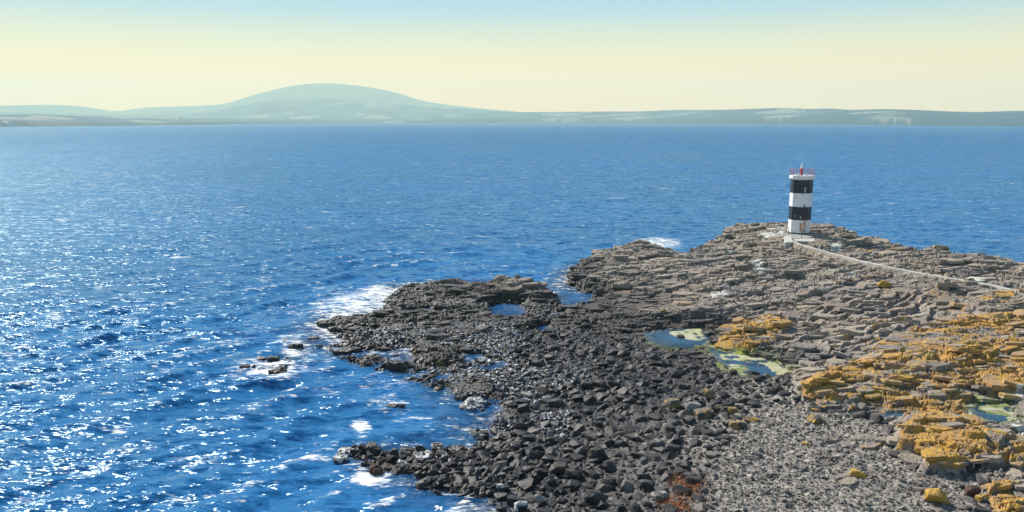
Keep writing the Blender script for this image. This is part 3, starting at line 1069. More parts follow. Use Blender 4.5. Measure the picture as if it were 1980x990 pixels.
# ------------------------------------------------------------------ stones
def rock_hull(seed, n=13, sx=1.0, sy=.75, sz=.5, blocky=.75, bevel=0.0, rough=0.0, sub=0):
    rg = random.Random(seed)
    bm = bmesh.new()
    for _ in range(n):
        v = Vector([rg.uniform(-1, 1) for _ in range(3)])
        p = 4.0 if blocky > .5 else 2.4
        d = (abs(v.x) ** p + abs(v.y) ** p + abs(v.z) ** p) ** (1 / p)
        v = v / d * rg.uniform(.86, 1.0)
        bm.verts.new((v.x * sx * .5, v.y * sy * .5, v.z * sz * .5))
    r = bmesh.ops.convex_hull(bm, input=bm.verts[:])
    junk = list({g for g in r['geom_interior'] + r['geom_unused'] if isinstance(g, bmesh.types.BMVert)})
    bmesh.ops.delete(bm, geom=junk, context='VERTS')
    bmesh.ops.dissolve_limit(bm, angle_limit=R(14), verts=bm.verts[:], edges=bm.edges[:])
    if bevel:
        bmesh.ops.bevel(bm, geom=bm.edges[:], offset=bevel, segments=1, affect='EDGES', clamp_overlap=True)
    bmesh.ops.triangulate(bm, faces=bm.faces[:])
    if sub:
        for _ in range(sub):
            bmesh.ops.subdivide_edges(bm, edges=[e for e in bm.edges if e.calc_length() > .09], cuts=1, use_grid_fill=False)
            bmesh.ops.triangulate(bm, faces=bm.faces[:])
        for v in bm.verts:
            c = v.co
            k = math.sin(c.x * 17 + seed) * math.cos(c.y * 21 + seed * 2) * math.sin(c.z * 19 + 1.3)
            k2 = math.sin(c.x * 41 + c.y * 33 + seed) * .5
            v.co += v.co.normalized() * rough * (k + k2 * .6 + rg.uniform(-.45, .45))
    bmesh.ops.recalc_face_normals(bm, faces=bm.faces[:])
    return bm


def hull_arrays(seed, **kw):
    bm = rock_hull(seed, **kw)
    bm.verts.ensure_lookup_table()
    v = np.array([x.co[:] for x in bm.verts])
    bm.verts.index_update()
    f = np.array([[q.index for q in p.verts] for p in bm.faces])
    bm.free()
    return v, f


VAR_SMALL = [hull_arrays(100 + k, n=9, sx=1, sy=random.uniform(.55, .9), sz=random.uniform(.4, .65)) for k in range(24)]
VAR_MID = [hull_arrays(200 + k, n=14, sx=1, sy=random.uniform(.55, .9), sz=random.uniform(.38, .62), bevel=.03) for k in range(24)]


def scatter_mesh(name, pts, sizes, variants, mat, sink=.28, tilt=.35):
    V, F, off = [], [], 0
    n = len(pts)
    rz = RNG.uniform(0, 6.283, n)
    tx, ty = RNG.normal(0, tilt, n), RNG.normal(0, tilt, n)
    vi = RNG.integers(0, len(variants), n)
    st = RNG.uniform(.8, 1.25, (n, 3))
    for k in range(n):
        v, f = variants[vi[k]]
        m = np.array(Matrix.Rotation(rz[k], 3, 'Z') @ Matrix.Rotation(tx[k], 3, 'X') @ Matrix.Rotation(ty[k], 3, 'Y'))
        w = (v * st[k] * sizes[k]) @ m.T + pts[k] + np.array([0, 0, sizes[k] * (.25 - sink)])
        V.append(w)
        F.append(f + off)
        off += len(v)
    me = np_mesh(name, np.concatenate(V), np.concatenate(F), False)
    return link_mesh(name, me, mat)


def candidates(n, x0, x1, y0, y1):
    return RNG.uniform(x0, x1, n), RNG.uniform(y0, y1, n)


# --- slabs of the bedrock: flat angular blocks lying in the beds, joints open between them
def slab_arrays(seed, fine=True):
    rg = random.Random(seed)
    n = rg.choice((5, 6, 7, 7, 8))
    asp = rg.uniform(.55, .95)
    th = rg.uniform(.24, .5)
    ang = sorted((k + rg.uniform(-.32, .32)) / n * 6.2832 for k in range(n))
    base = [(math.cos(t) * .5 * rg.uniform(.85, 1.1), math.sin(t) * .5 * asp * rg.uniform(.85, 1.1)) for t in ang]
    tilt = (rg.uniform(-.08, .08), rg.uniform(-.08, .08))
    V = [(x * 1.03, y * 1.03, -th) for x, y in base]
    V += [(x, y, -.035 + x * tilt[0] + y * tilt[1] + rg.uniform(-.025, .02)) for x, y in base]
    V += [(x * .90, y * .88, x * tilt[0] + y * tilt[1] + rg.uniform(-.012, .012)) for x, y in base]
    V.append((rg.uniform(-.1, .1), rg.uniform(-.05, .05), rg.uniform(-.02, .035)))
    F = []
    for k in range(n):
        q = (k + 1) % n
        F += [(k, q, n + q), (k, n + q, n + k), (n + k, n + q, 2 * n + q), (n + k, 2 * n + q, 2 * n + k), (2 * n + k, 2 * n + q, 3 * n)]
    if not fine:
        return np.array(V), np.array(F)
    bm = bmesh.new()
    vs = [bm.verts.new(p) for p in V]
    for f in F:
        bm.faces.new([vs[i] for i in f])
    bmesh.ops.subdivide_edges(bm, edges=bm.edges[:], cuts=1, smooth=.35, fractal=.38, seed=seed, use_grid_fill=True)
    bmesh.ops.triangulate(bm, faces=bm.faces[:])
    bm.verts.index_update()
    V = np.array([v.co[:] for v in bm.verts])
    F = np.array([[q.index for q in p.verts] for p in bm.faces])
    bm.free()
    return V, F


SLABS = [slab_arrays(700 + k) for k in range(36)] + [slab_arrays(750 + k, False) for k in range(24)]
X, Y = candidates(90000, -34, 125, 45, 185)
zz = ground_z(X, Y)
rr_ = np.hypot(X, Y)
ok = (np.arctan2(X, Y) < R(39.5)) & (np.arctan2(X, Y) > R(-17)) & (rr_ < 200) & (zz > .12) & ((ground_pick('beach', X, Y) < .35) | (ground_pick('ledge', X, Y) > .5)) & (ground_pick('pool', X, Y) < -.35) & (path_dist(X, Y)[0] > .7) & (np.hypot(X - PAD_C[0], Y - PAD_C[1]) > 4.6)
X, Y, zz = X[ok], Y[ok], zz[ok]
size = np.clip(.74 / (RNG.random(len(X)) * .97 + .03) ** .42, .74, 2.8)
size = np.minimum(size, np.clip(rr_[ok] * .03 - .3, 1.3, 3))
size *= np.clip(.55 + .3 * zz, .55, 1.0)
ok = path_dist(X, Y)[0] > .30 + .56 * size
X, Y, zz, size = X[ok], Y[ok], zz[ok], size[ok]
order = np.argsort(-size)
cellmap, keep_i = {}, []
for k in order:
    x, y, s = X[k], Y[k], size[k]
    i, j = int(x // 2), int(y // 2)
    good = True
    for a_ in (-1, 0, 1):
        for b_ in (-1, 0, 1):
            for (qx, qy, qs) in cellmap.get((i + a_, j + b_), ()):
                if ((qx - x) / 1.3) ** 2 + (qy - y) ** 2 < (.245 * (qs + s)) ** 2:
                    good = False
                    break
            if not good: break
        if not good: break
    if good:
        cellmap.setdefault((i, j), []).append((x, y, s))
        keep_i.append(k)
keep_i = np.array(keep_i)
X, Y, zz, size = X[keep_i], Y[keep_i], zz[keep_i], size[keep_i]
n = len(X)
# the beds rise to the far left, their broken edges look towards the beach
strike = R(16) + .4 * fbm(X * .05, Y * .05, 801, 2) + RNG.normal(0, .38, n)
dip = RNG.normal(-.08, .12, n)
lic = ground_pick('lich', X, Y)
lich_s = np.clip(lic * .75 + RNG.normal(0, .2, n) * (lic > .03), 0, 1)
tint_s = RNG.random(n)
alg_s = ground_pick('algae', X, Y) * .8
vi = np.where(size > 1.3, RNG.integers(0, 36, n), RNG.integers(36, 60, n))
WV, WF = [], []
for k in range(n):
    v, f = SLABS[vi[k]]
    m = np.array(Matrix.Rotation(strike[k], 3, 'Z') @ Matrix.Rotation(dip[k], 3, 'X') @ Matrix.Rotation(RNG.normal(0, .09), 3, 'Y'))
    s = size[k]
    w = v * np.array([s * 1.22, s * 1.12, .30 + .55 * s * .6])
    WV.append(w @ m.T + np.array([X[k], Y[k], zz[k] - .11 + .15 * s * RNG.random() ** 1.5]))
    WF.append(f)
px_, py_ = project(np.stack([X, Y, zz], 1))
vis = (px_ > 0) & (px_ < W_PX) & (py_ > 0) & (py_ < H_PX)
app = np.where(vis, size ** 2 / np.hypot(np.hypot(X, Y), CAM_H) ** 3, 0)
o2 = np.argsort(-app)
for k in o2[:296]:
    c_ = WV[k].mean(0)
    nv = len(WV[k])
    me = np_mesh("rock_slab", WV[k] - c_, WF[k], False, {'lich': np.full(nv, lich_s[k]), 'tint': np.full(nv, tint_s[k]), 'algae': np.full(nv, alg_s[k]), 'pale': ground_pick('pale', WV[k][:, 0], WV[k][:, 1])})
    o = link_mesh("rock_slab", me, M_ROCK, shore)
    o.location = c_
rest = o2[296:]
off, FF = 0, []
for k in rest:
    FF.append(WF[k] + off)
    off += len(WV[k])
ln = np.array([len(WV[k]) for k in rest])
me = np_mesh("rock_slabs", np.concatenate([WV[k] for k in rest]), np.concatenate(FF), False, {'lich': np.repeat(lich_s[rest], ln), 'tint': np.repeat(tint_s[rest], ln), 'algae': np.repeat(alg_s[rest], ln), 'pale': ground_pick('pale', *np.concatenate([WV[k] for k in rest]).T[:2])})
tag(link_mesh("rock_slabs", me, M_ROCK, shore), kind='stuff')
print("slabs", n, "faces", sum(map(len, FF)))

# --- loose boulders of the beach
bxs = [p[0] for p in BEACH]; bys = [p[1] for p in BEACH]
X, Y = candidates(110000, -18, 52, 40, 118)
ok = (np.hypot(X, Y) < 200) & (np.arctan2(X, Y) < R(39.5)) & (np.hypot(X, Y) > 42)
X, Y = X[ok], Y[ok]
be, gr, zz = ground_pick('beach', X, Y), ground_pick('gravel', X, Y), ground_z(X, Y)
sl = ground_pick('s', X, Y)
pool_q = ground_pick('pool', X, Y)
bould = (be > .5) & (zz > -.12) & (sl > -.3) & (pool_q < .1)
X, Y, zz, gr, sl = X[bould], Y[bould], zz[bould], gr[bould], sl[bould]
size = .27 / (RNG.random(len(X)) * .985 + .015) ** .47
size = np.clip(size, .27, 1.45)
size = np.where(gr > .5, np.minimum(size, .25 * (1 + RNG.random(len(X)) ** 6 * 2.6)), size)
# lay the big ones first, keep them apart
order = np.argsort(-size)
cellmap = {}
keep_i = []
for k in order:
    x, y, s = X[k], Y[k], size[k]
    i, j = int(x // 1.3), int(y // 1.3)
    good = True
    for a in (-1, 0, 1):
        for b in (-1, 0, 1):
            for (qx, qy, qs) in cellmap.get((i + a, j + b), ()):
                if (qx - x) ** 2 + (qy - y) ** 2 < (.36 * (qs + s)) ** 2:
                    good = False
                    break
            if not good: break
        if not good: break
    if good:
        cellmap.setdefault((i, j), []).append((x, y, s))
        keep_i.append(k)
keep_i = np.array(keep_i)
X, Y, zz, gr, size = X[keep_i], Y[keep_i], zz[keep_i], gr[keep_i], size[keep_i]
P = np.stack([X, Y, zz], 1)
px_, py_ = project(P)
vis = (px_ > 0) & (px_ < W_PX) & (py_ > 0) & (py_ < H_PX + 15)
app = np.where(vis, size / np.hypot(np.hypot(X, Y), CAM_H), 0)
o2 = np.argsort(-app)
single, mass = o2[:290], o2[290:]
print("boulders", len(X), "gravel part", int((gr > .5).sum()))
BIG = [rock_hull(300 + k, n=random.choice((12, 16, 24)), sx=1, sy=random.uniform(.6, .9), sz=random.uniform(.42, .66), bevel=random.choice((.02, .04, .09))) for k in range(16)]
BIGM = []
for k, bm in enumerate(BIG):
    me = bpy.data.meshes.new("boulder")
    for f in bm.faces: f.smooth = False
    bm.to_mesh(me); bm.free()
    me.materials.append(M_BOULDER)
    BIGM.append(me)


PLACES = [   # photo x, y, words
    (1000, 800, 'beside the white speckled reef'), (960, 880, 'at the wet seaward edge'), (960, 960, 'by the brown shallows at the bottom'), (1080, 960, 'at the bottom of the beach'),
    (1080, 860, 'on the dark lower beach'), (1100, 760, 'in the middle of the dark boulders'), (1080, 680, 'where the reef joins the beach'), (1180, 680, 'near the flat bedrock above the beach'),
    (1280, 700, 'below the blue tide pool'), (1390, 740, 'below the algae pool'), (1200, 800, 'in the middle of the beach'), (1300, 780, 'beside the olive boulder row'), (1400, 860, 'below the olive boulder row'),
    (1250, 880, 'above the orange weed'), (1200, 960, 'left of the orange weed'), (1400, 960, 'right of the orange weed'), (1520, 800, 'left of the orange ledges'), (1550, 900, 'on the upper gravel'), (1700, 930, 'on the gravel below the orange outcrop')]
ORD = ['first', 'second', 'third', 'fourth', 'fifth', 'sixth', 'seventh', 'eighth', 'ninth', 'tenth', 'eleventh', 'twelfth', 'thirteenth', 'fourteenth', 'fifteenth', 'sixteenth', 'seventeenth', 'eighteenth', 'nineteenth', 'twentieth']
made = {}
for k in single:
    s = float(size[k])
    kind = random.choice(('flat', 'blocky', 'upright'))
    o = link_mesh("boulder", BIGM[random.randrange(16)])
    o.location = (float(X[k]), float(Y[k]), float(zz[k]) + s * .06)
    o.rotation_euler = (random.gauss(0, .22), random.gauss(0, .22), random.uniform(0, 6.28))
    o.scale = (s * random.uniform(.9, 1.2), s * random.uniform(.85, 1.15), s * {'flat': .7, 'blocky': 1.0, 'upright': 1.35}[kind])
    x_, y_ = float(px_[k]), float(py_[k])
    place = min(PLACES, key=lambda p: (p[0] - x_) ** 2 + 2 * (p[1] - y_) ** 2)[2]
    sz_ = 'large' if s > 1.25 else ('medium' if s > .95 else 'small')
    made.setdefault((sz_, kind, place), []).append((x_, o))
for (sz_, kind, place), lst in made.items():
    lst.sort(key=lambda q: q[0])
    for i_, (x_, o) in enumerate(lst):
        pre = '' if len(lst) == 1 else ('leftmost ' if i_ == 0 else ('rightmost ' if i_ == len(lst) - 1 else ORD[i_] + ' from left '))
        tag(o, f'{pre}{sz_} {kind} grey boulder {place}', 'boulder', 'loose boulders of the beach')
mm = mass[gr[mass] <= .5]
big_m, small_m = mm[size[mm] > .6], mm[size[mm] <= .6]
o = scatter_mesh("beach_stones", P[mm], size[mm], VAR_MID, M_BOULDER)
tag(o, 'mass of smaller dark grey stones filling the boulder beach', 'stones', kind='stuff')
mg = mass[gr[mass] > .5]
GX_, GY_ = candidates(13000, 0, 45, 42, 75)
bb = (ground_pick('gravel', GX_, GY_) > .35) & (np.arctan2(GX_, GY_) < R(39)) & (ground_pick('pool', GX_, GY_) < -.2)
GX_, GY_ = GX_[bb], GY_[bb]
PG = np.concatenate([P[mg], np.stack([GX_, GY_, ground_z(GX_, GY_)], 1)])
SG = np.concatenate([size[mg] * .8, .15 + .33 * RNG.random(len(GX_)) ** 3])
o = scatter_mesh("gravel", PG, SG, VAR_SMALL, M_GRAVEL, sink=.12)
tag(o, 'grey gravel and cobbles of the upper beach', 'gravel', kind='stuff')
print("gravel", len(PG))

# --- stones whitened with painted wet glints, on the low reef and the water's edge
X, Y = candidates(50000, -30, 12, 42, 135)
zz = ground_z(X, Y); sl = ground_pick('s', X, Y)
clump = fbm(X * .14, Y * .14, 501, 4)
px_, py_ = project(np.stack([X, Y, zz], 1))
zone1 = (px_ < 1000) & (py_ > 625) & (py_ < 720) & (px_ > 660)
zone2 = (px_ > 870) & (px_ < 1130) & (py_ > 715) & (py_ < 900)
okk = (zz > .02) & (zz < 1.6) & ((zone1 & (clump > -.05)) | (zone2 & (clump > -.02) & (px_ < 1130 - (py_ - 715) * .25)))
sel = np.nonzero(okk)[0][:5200]
PB = np.stack([X[sel], Y[sel], zz[sel]], 1)
o = scatter_mesh("glint_speckled_stones", PB, .22 + .5 * RNG.random(len(sel)) ** 2, VAR_SMALL, M_GLINTSPECK, sink=.15)
tag(o, 'stones with painted white glints whitening the low reef and the wet edge of the beach', 'stones', kind='stuff')
print("speckled stones", len(sel))
# --- dark weedy stones breaking the surface in the shallows
X, Y = candidates(60000, -34, 10, 42, 120)
zz = ground_z(X, Y)
okk = (zz > -.40) & (zz < .25) & (fbm(X * .2, Y * .2, 911, 4) > .10) & (np.hypot(X, Y) > 42) & (ground_pick('pool', X, Y) < 0)
sel = np.nonzero(okk)[0][:3800]
o = scatter_mesh("shallow_stones", np.stack([X[sel], Y[sel], zz[sel]], 1), .25 + .95 * RNG.random(len(sel)) ** 2.5, VAR_MID, M_REEFROCK, sink=.12)
tag(o, 'dark weedy stones half drowned in the shallow water round the reef', 'stones', kind='stuff')
# --- loose stones lodged on the bedrock
X, Y = candidates(26000, -20, 110, 60, 175)
zz = ground_z(X, Y)
okk = (zz > .3) & (ground_pick('beach', X, Y) < .3) & (np.arctan2(X, Y) < R(39)) & (ground_pick('pool', X, Y) < -.1) & (fbm(X * .12, Y * .12, 611, 4) > .05) & (ground_pick('lich', X, Y) < .3) & (path_dist(X, Y)[0] > 2) & (np.hypot(X - PAD_C[0], Y - PAD_C[1]) > 5.5)
sel = np.nonzero(okk)[0][:3500]
o = scatter_mesh("loose_rubble", np.stack([X[sel], Y[sel], zz[sel]], 1), .25 + .75 * RNG.random(len(sel)) ** 3, VAR_MID, M_GRAVEL)
tag(o, 'loose grey rubble lodged between the slabs of the headland', 'rubble', kind='stuff')

# ------------------------------------------------------------------ rocks that stand out, each a thing of its own
def special_rock(name, px, py, z, width_px, mat, label, cat, group=None, hgt=.55, seed=None, rz=None, deep=.75, sink=.2, rough=.02):
    x, y = at(px, py, z)
    d = math.hypot(math.hypot(x, y), CAM_H - z)
    s = width_px * d / F_PX
    bm = rock_hull(seed or int(px * 7 + py), n=22, sx=1, sy=deep, sz=hgt, bevel=.05, rough=rough, sub=2)
    o = bm_obj(name, bm, mat)
    o.location = (x, y, z + s * hgt * (.5 - sink) * .9)
    o.scale = (s, s, s)
    o.rotation_euler = (random.gauss(0, .06), random.gauss(0, .06), rz if rz is not None else random.uniform(-.5, .5))
    return tag(o, label, cat, group)


GL = 'lichen covered boulders'
for a in [
    (1810, 975, 2.0, 44, M_LICHFULL, 'big bright yellow lichen boulder standing alone on the gravel', .75),
    (1660, 924, 1.9, 34, M_LICHFULL, 'small yellow lichen rock resting on the grey shingle slab', .55),
    (1575, 818, 1.7, 34, M_OLIVE, 'olive brown boulder at the gravel edge left of the orange ledges', .6),
    (1758, 886, 2.0, 18, M_LICHFULL, 'little orange stone on gravel under the orange outcrop', .5),
    (1487, 828, 1.3, 24, M_OLIVE, 'dark boulder with olive cap at the right end of the boulder row', .6),
    (1425, 830, 1.2, 36, M_OLIVE, 'olive lichen boulder at the lower end of the boulder row', .6),
    (1452, 818, 1.25, 30, M_OLIVE, 'yellowish boulder beside the dark capped one', .55),
    (1362, 803, 1.1, 40, M_OLIVE, 'broad olive lichen boulder in the middle of the row', .5),
    (1388, 793, 1.1, 22, M_OLIVE, 'squat olive stone above the broad one', .6),
    (1413, 800, 1.15, 28, M_OLIVE, 'upright olive lichen boulder right of the broad one', .7),
    (1300, 785, 1.0, 34, M_OLIVE, 'olive topped boulder at the left end of the row', .55),
    (1368, 770, 1.1, 32, M_OLIVE, 'dark boulder with yellow green top above the row', .7),
    (1338, 790, 1.05, 36, M_PALE, 'long grey block with dark front in the boulder row', .45),
    (1900, 968, 2.3, 24, M_LICHSTONE, 'orange boulder on the rubble at the lower right', .6),
    (1880, 955, 2.3, 26, M_REDROCK, 'reddish brown boulder beside the orange one at lower right', .7),
    (1418, 722, 1.0, 16, M_REEFROCK, 'dark stone poking out of the long algae pool', .6),
    (1458, 731, 1.0, 22, M_REEFROCK, 'dark upright rock at the stony edge of the algae pool', .8),
    (1317, 652, .95, 18, M_REEFROCK, 'low dark stone in the blue tide pool', .35),
    (1280, 608, 1.6, 22, M_OLIVE, 'yellow green boulder in a hollow of the flat bedrock', .7),
    (1710, 553, 3.8, 26, M_LICHSTONE, 'square yellow topped block on the grey headland', .55),
    (1874, 545, 4.3, 18, M_OLIVE, 'yellow green rock at the end of the pale concrete block', .5),
    (1478, 680, 1.2, 10, M_PALE, 'small white stone under the orange outcrop', .7),
]:
    special_rock("lichen_boulder" if a[4] in (M_LICHFULL, M_LICHSTONE, M_OLIVE) else "boulder", a[0], a[1], a[2], a[3], a[4], a[5], 'boulder', GL if a[4] in (M_LICHFULL, M_LICHSTONE, M_OLIVE) else None, hgt=a[6])
for a in [
    (1018, 766, .2, 26, M_PALE, 'pale mottled boulder at the water edge beside the white speckled reef', .4),
    (920, 842, .05, 16, M_PALE, 'square pale grey block standing in the shallows', .6),
    (907, 920, .05, 26, M_REEFROCK, 'round black boulder in the shallow brown water', .95),
    (1045, 968, .4, 24, M_PALE, 'pale square stone on the lower beach', .7),
    (1005, 982, .3, 30, M_GLINTSPECK, 'dark boulder with white top at the bottom of the beach', .7),
    (1085, 912, .5, 36, M_REEFROCK, 'large black slab boulder on the dark beach', .7),
    (1110, 920, .5, 40, M_BOULDER, 'tilted grey slab leaning beside the black slab boulder', .5),
    (1155, 885, .7, 40, M_REEFROCK, 'black block with grey top on the dark beach', .7),
    (1150, 968, .8, 44, M_BOULDER, 'broad rounded grey boulder near the bottom of the beach', .55),
    (1275, 960, 1., 34, M_PALE, 'light grey flat boulder on the shingle near the rusty weed', .35),
]:
    special_rock("boulder", a[0], a[1], a[2], a[3], a[4], a[5], 'boulder', None, hgt=a[6])
GS = 'rocks standing in the sea'
for a in [
    (765, 712, -.05, 56, M_REEFROCK, 'brown black sea rock standing alone in the calm water below the reef', .36),
    (848, 748, -.05, 13, M_REEFROCK, 'tiny black rock alone in the water left of the white speckled mound', .6),
    (660, 684, -.05, 40, M_REEFROCK, 'low weedy sea rock off the lower left of the reef', .3),
    (685, 680, -.05, 32, M_REEFROCK, 'black weedy rock beside the low one off the reef', .34),
    (668, 694, -.05, 16, M_REEFROCK, 'small rock trailing behind the two weedy sea rocks', .4),
    (572, 672, -.05, 28, M_REEFROCK, 'dark rock in the round patch of foam left of the reef', .4),
    (552, 660, -.05, 26, M_REEFROCK, 'flat rock at the upper edge of the round foam patch', .24),
    (528, 697, -.05, 26, M_REEFROCK, 'black rock on top of the outermost foam patch', .36),
    (505, 695, -.05, 22, M_REEFROCK, 'low brown rock at the top left of the outermost foam', .25),
    (475, 710, -.05, 22, M_REDROCK, 'reddish rock at the far left of the outermost foam', .25),
    (630, 632, -.05, 40, M_REEFROCK, 'brown rock at the seaward tip of the reef', .36),
    (652, 640, -.05, 34, M_REEFROCK, 'rounded rock next to the seaward tip of the reef', .36),
    (605, 655, -.05, 26, M_REEFROCK, 'black sliver of rock between foam and the reef tip', .2),
    (748, 585, -.05, 16, M_REEFROCK, 'small dark rock in the surf above the reef', .4),
    (672, 878, -.05, 44, M_GLINTSPECK, 'black and white rock at the outer end of the near reef', .3),
    (660, 890, -.05, 34, M_GLINTSPECK, 'low wet rock in front of the outer end of the near reef', .3),
    (718, 872, -.05, 36, M_REEFROCK, 'dark boulder at the top of the near reef', .5),
    (722, 912, -.05, 36, M_REDROCK, 'rounded red brown rock ringed by foam in the near water', .5),
    (730, 916, -.05, 24, M_REDROCK, 'smaller red brown rock in front of the rounded one', .55),
    (757, 878, -.05, 28, M_REEFROCK, 'flat dark rock in the middle of the near reef', .3),
    (780, 902, -.05, 30, M_GLINTSPECK, 'slanting striped rock at the inner side of the near reef', .5),
    (820, 890, 0, 44, M_GLINTSPECK, 'pale streaked boulder where the near reef meets the beach', .45),
    (845, 872, 0, 26, M_GLINTSPECK, 'pointed dark rock with white top on the near reef', .8),
    (855, 890, 0, 30, M_GLINTSPECK, 'white speckled boulder right of the streaked one', .5),
    (885, 872, 0, 24, M_GLINTSPECK, 'dark speckled rock in the shallows near the beach', .6),
    (890, 945, -.05, 26, M_REEFROCK, 'weedy black rock in the shallow water at the bottom', .5),
    (920, 783, 0, 46, M_GLINTSPECK, 'low white speckled mound in front of the big white speckled reef', .34),
    (905, 790, 0, 34, M_GLINTSPECK, 'left shoulder of rock beside the low white speckled mound', .3),
    (757, 787, -.08, 22, M_REEFROCK, 'half drowned rock ringed by broken foam', .3),
    (970, 945, .05, 24, M_GLINTSPECK, 'dark boulder at the edge of the brown shallows', .6),
]:
    special_rock("sea_rock", a[0], a[1], a[2], a[3], a[4], a[5], 'rock', GS, hgt=a[6], sink=.18, rough=.045)

# rusty orange weed on the shingle
def weed_patch(px, py, z, n, spread, seed):
    rg = random.Random(seed)
    bm = bmesh.new()
    cx, cy = at(px, py, z)
    for _ in range(n):
        x, y = cx + rg.gauss(0, spread), cy + rg.gauss(0, spread * 1.5)
        zz = gz(x, y) + .06
        a = rg.uniform(0, 6.28)
        L = rg.uniform(.18, .5)
        w = rg.uniform(.02, .05)
        pr = None
        for k in range(4):
            t = k / 3
            p = Vector((x + math.cos(a) * L * t, y + math.sin(a) * L * t, zz + math.sin(t * 3.1) * rg.uniform(.06, .22)))
            d = Vector((-math.sin(a), math.cos(a), .3)) * w * (1 - .8 * t)
            c = (bm.verts.new(p - d), bm.verts.new(p + d))
            if pr: bm.faces.new((pr[0], pr[1], c[1], c[0]))
            pr = c
            a += rg.uniform(-.5, .5)
    return bm


M_WEED = mat_plain("rusty_weed", (.34, .13, .05), .8, .5, 2.0)
tag(bm_obj("orange_weed", weed_patch(1328, 938, 1.05, 420, .55, 3), M_WEED), 'rusty orange weed drift on the shingle', 'seaweed', kind='stuff')
tag(bm_obj("orange_weed", weed_patch(1308, 978, 1.05, 320, .6, 4), M_WEED), 'rusty orange weed at the bottom of the beach below the larger drift', 'seaweed', kind='stuff')

# ------------------------------------------------------------------ lighthouse
M_WHITE = mat_plain("white_paint", (.80, .80, .80), .55, .06, 1.5, rust=.42)
M_BLACK = mat_plain("black_paint", (.012, .015, .036), .5, .3, 1.5, rust=.12)
M_RED = mat_plain("red_paint", (.55, .025, .06), .45, .2, 3)
M_PINK = mat_plain("faded_red_paint", (.50, .10, .18), .5, .2, 3)
M_RUST = mat_plain("rusty_steel", (.50, .24, .08), .8, .5, 2.5)
M_STEEL = mat_plain("grey_steel", (.45, .46, .48), .4, .15, 3, metallic=.6)
M_DARK = mat_plain("dark_metal", (.04, .042, .05), .5, .3, 3)
M_CONC = mat_plain("pale_concrete", (.50, .47, .42), .85, .22, .8)
M_CONCW = mat_plain("white_concrete", (.52, .50, .44), .85, .12, .8)
M_CONCG = mat_plain("grey_concrete", (.33, .315, .295), .9, .25, .9)
M_GLASS = mat_plain("lamp_glass", (.75, .78, .80), .1, .05, 3)

LX, LY = at(1544.5, 450, 5.0)
LZ = 5.02
view_az = math.atan2(LX, LY)
lh = empty("lighthouse", (LX, LY, LZ), -view_az)        # local -Y faces the camera
tag(lh, 'octagonal lighthouse tower with black and white bands on the rocky point', 'lighthouse')
R0, R1 = 2.02, 1.98       # foot, top


def rr(z):
    return R0 + (R1 - R0) * z / 10.2


def band(name, z0, z1, mat, proud=0.0):
    bm = bmesh.new()
    bm_prism(bm, 8, [(rr(z0) + proud, z0), (rr(z1) + proud, z1)], 0.0)
    return bm_obj(name, bm, mat, lh)


b0 = bmesh.new()
bm_prism(b0, 8, [(R0 + .28, -.9), (R0 + .28, .14)], 0)
bm_obj("plinth", b0, M_DARK, lh)
t_w1 = band("tower_band", .14, 2.55, M_WHITE)
t_b1 = band("tower_band", 2.553, 5.03, M_BLACK, .012)
t_w2 = band("tower_band", 5.033, 7.55, M_WHITE)
t_b2 = band("tower_band", 7.553, 10.05, M_BLACK, .012)
t_w1['label'] = 'lowest white band'; t_b1['label'] = 'lower black band'; t_w2['label'] = 'upper white band'; t_b2['label'] = 'upper black band'
bm = bmesh.new()
bm_prism(bm, 8, [(R1 + .05, 10.053), (R1 + .30, 10.28), (R1 + .30, 10.78), (R1 + .22, 10.80)], 0)
bm_obj("gallery", bm, M_WHITE, lh)


def face_frame(k):
    """middle, outward normal and tangent of side k: 0 = front right of the vertex that faces the camera"""
    a = math.pi + (k + .5) * math.pi / 4
    return a


def on_face(bm, k, u, z0, z1, w, d, depth0=0.0, bevel=0):
    """box on tower side k: u along the face, sticks out d"""
    a = -math.pi + (k + .5) * math.pi / 4       # angle of the side, sin -> x, cos -> y
    zc = (z0 + z1) / 2
    ap = rr(zc) * math.cos(math.pi / 8)
    nrm = Vector((math.sin(a), math.cos(a), 0))
    tan = Vector((-nrm.y, nrm.x, 0))
    r = bmesh.ops.create_cube(bm, size=1.0)
    for v in r['verts']:
        c = v.co.copy()
        v.co = nrm * (ap + depth0 + (c.y + .5) * d) + tan * (u + c.x * w) + Vector((0, 0, z0 + (c.z + .5) * (z1 - z0)))


FR, FL = -1, 0     # the two front sides (right and left of the vertex towards the viewer)
bm = bmesh.new(); on_face(bm, FR, -.50, .55, 2.0, .34, .06); bm_obj("door_panel", bm, M_RUST, lh)
bm = bmesh.new(); on_face(bm, FR, .0, .2, 2.54, .10, .08); bm_obj("ladder_rail", bm, M_RUST, lh)
bm = bmesh.new(); on_face(bm, FR, .34, .2, 2.54, .08, .08); bm_obj("ladder_rail", bm, M_RUST, lh)
for k in range(6):
    bm = bmesh.new(); on_face(bm, FR, .17, .45 + k * .36, .50 + k * .36, .25, .06); bm_obj("ladder_rung", bm, M_RUST, lh)
bm = bmesh.new(); on_face(bm, FR, -.62, 2.9, 3.35, .12, .05, .012); bm_obj("window", bm, M_GLASS, lh)
bm = bmesh.new(); on_face(bm, FL, -.1, 3.2, 3.4, .12, .05, .012); bm_obj("window", bm, M_GLASS, lh)
bm = bmesh.new(); on_face(bm, FR, -.05, 7.75, 8.7, .26, .05, .012); bm_obj("window", bm, M_STEEL, lh)
bm = bmesh.new(); on_face(bm, FR, .02, 4.9, 5.5, .2, .06, .002); bm_obj("bracket", bm, M_BLACK, lh)
bm = bmesh.new(); on_face(bm, 1, .15, 8.0, 9.1, .4, .05, .012); bm_obj("window", bm, M_DARK, lh)
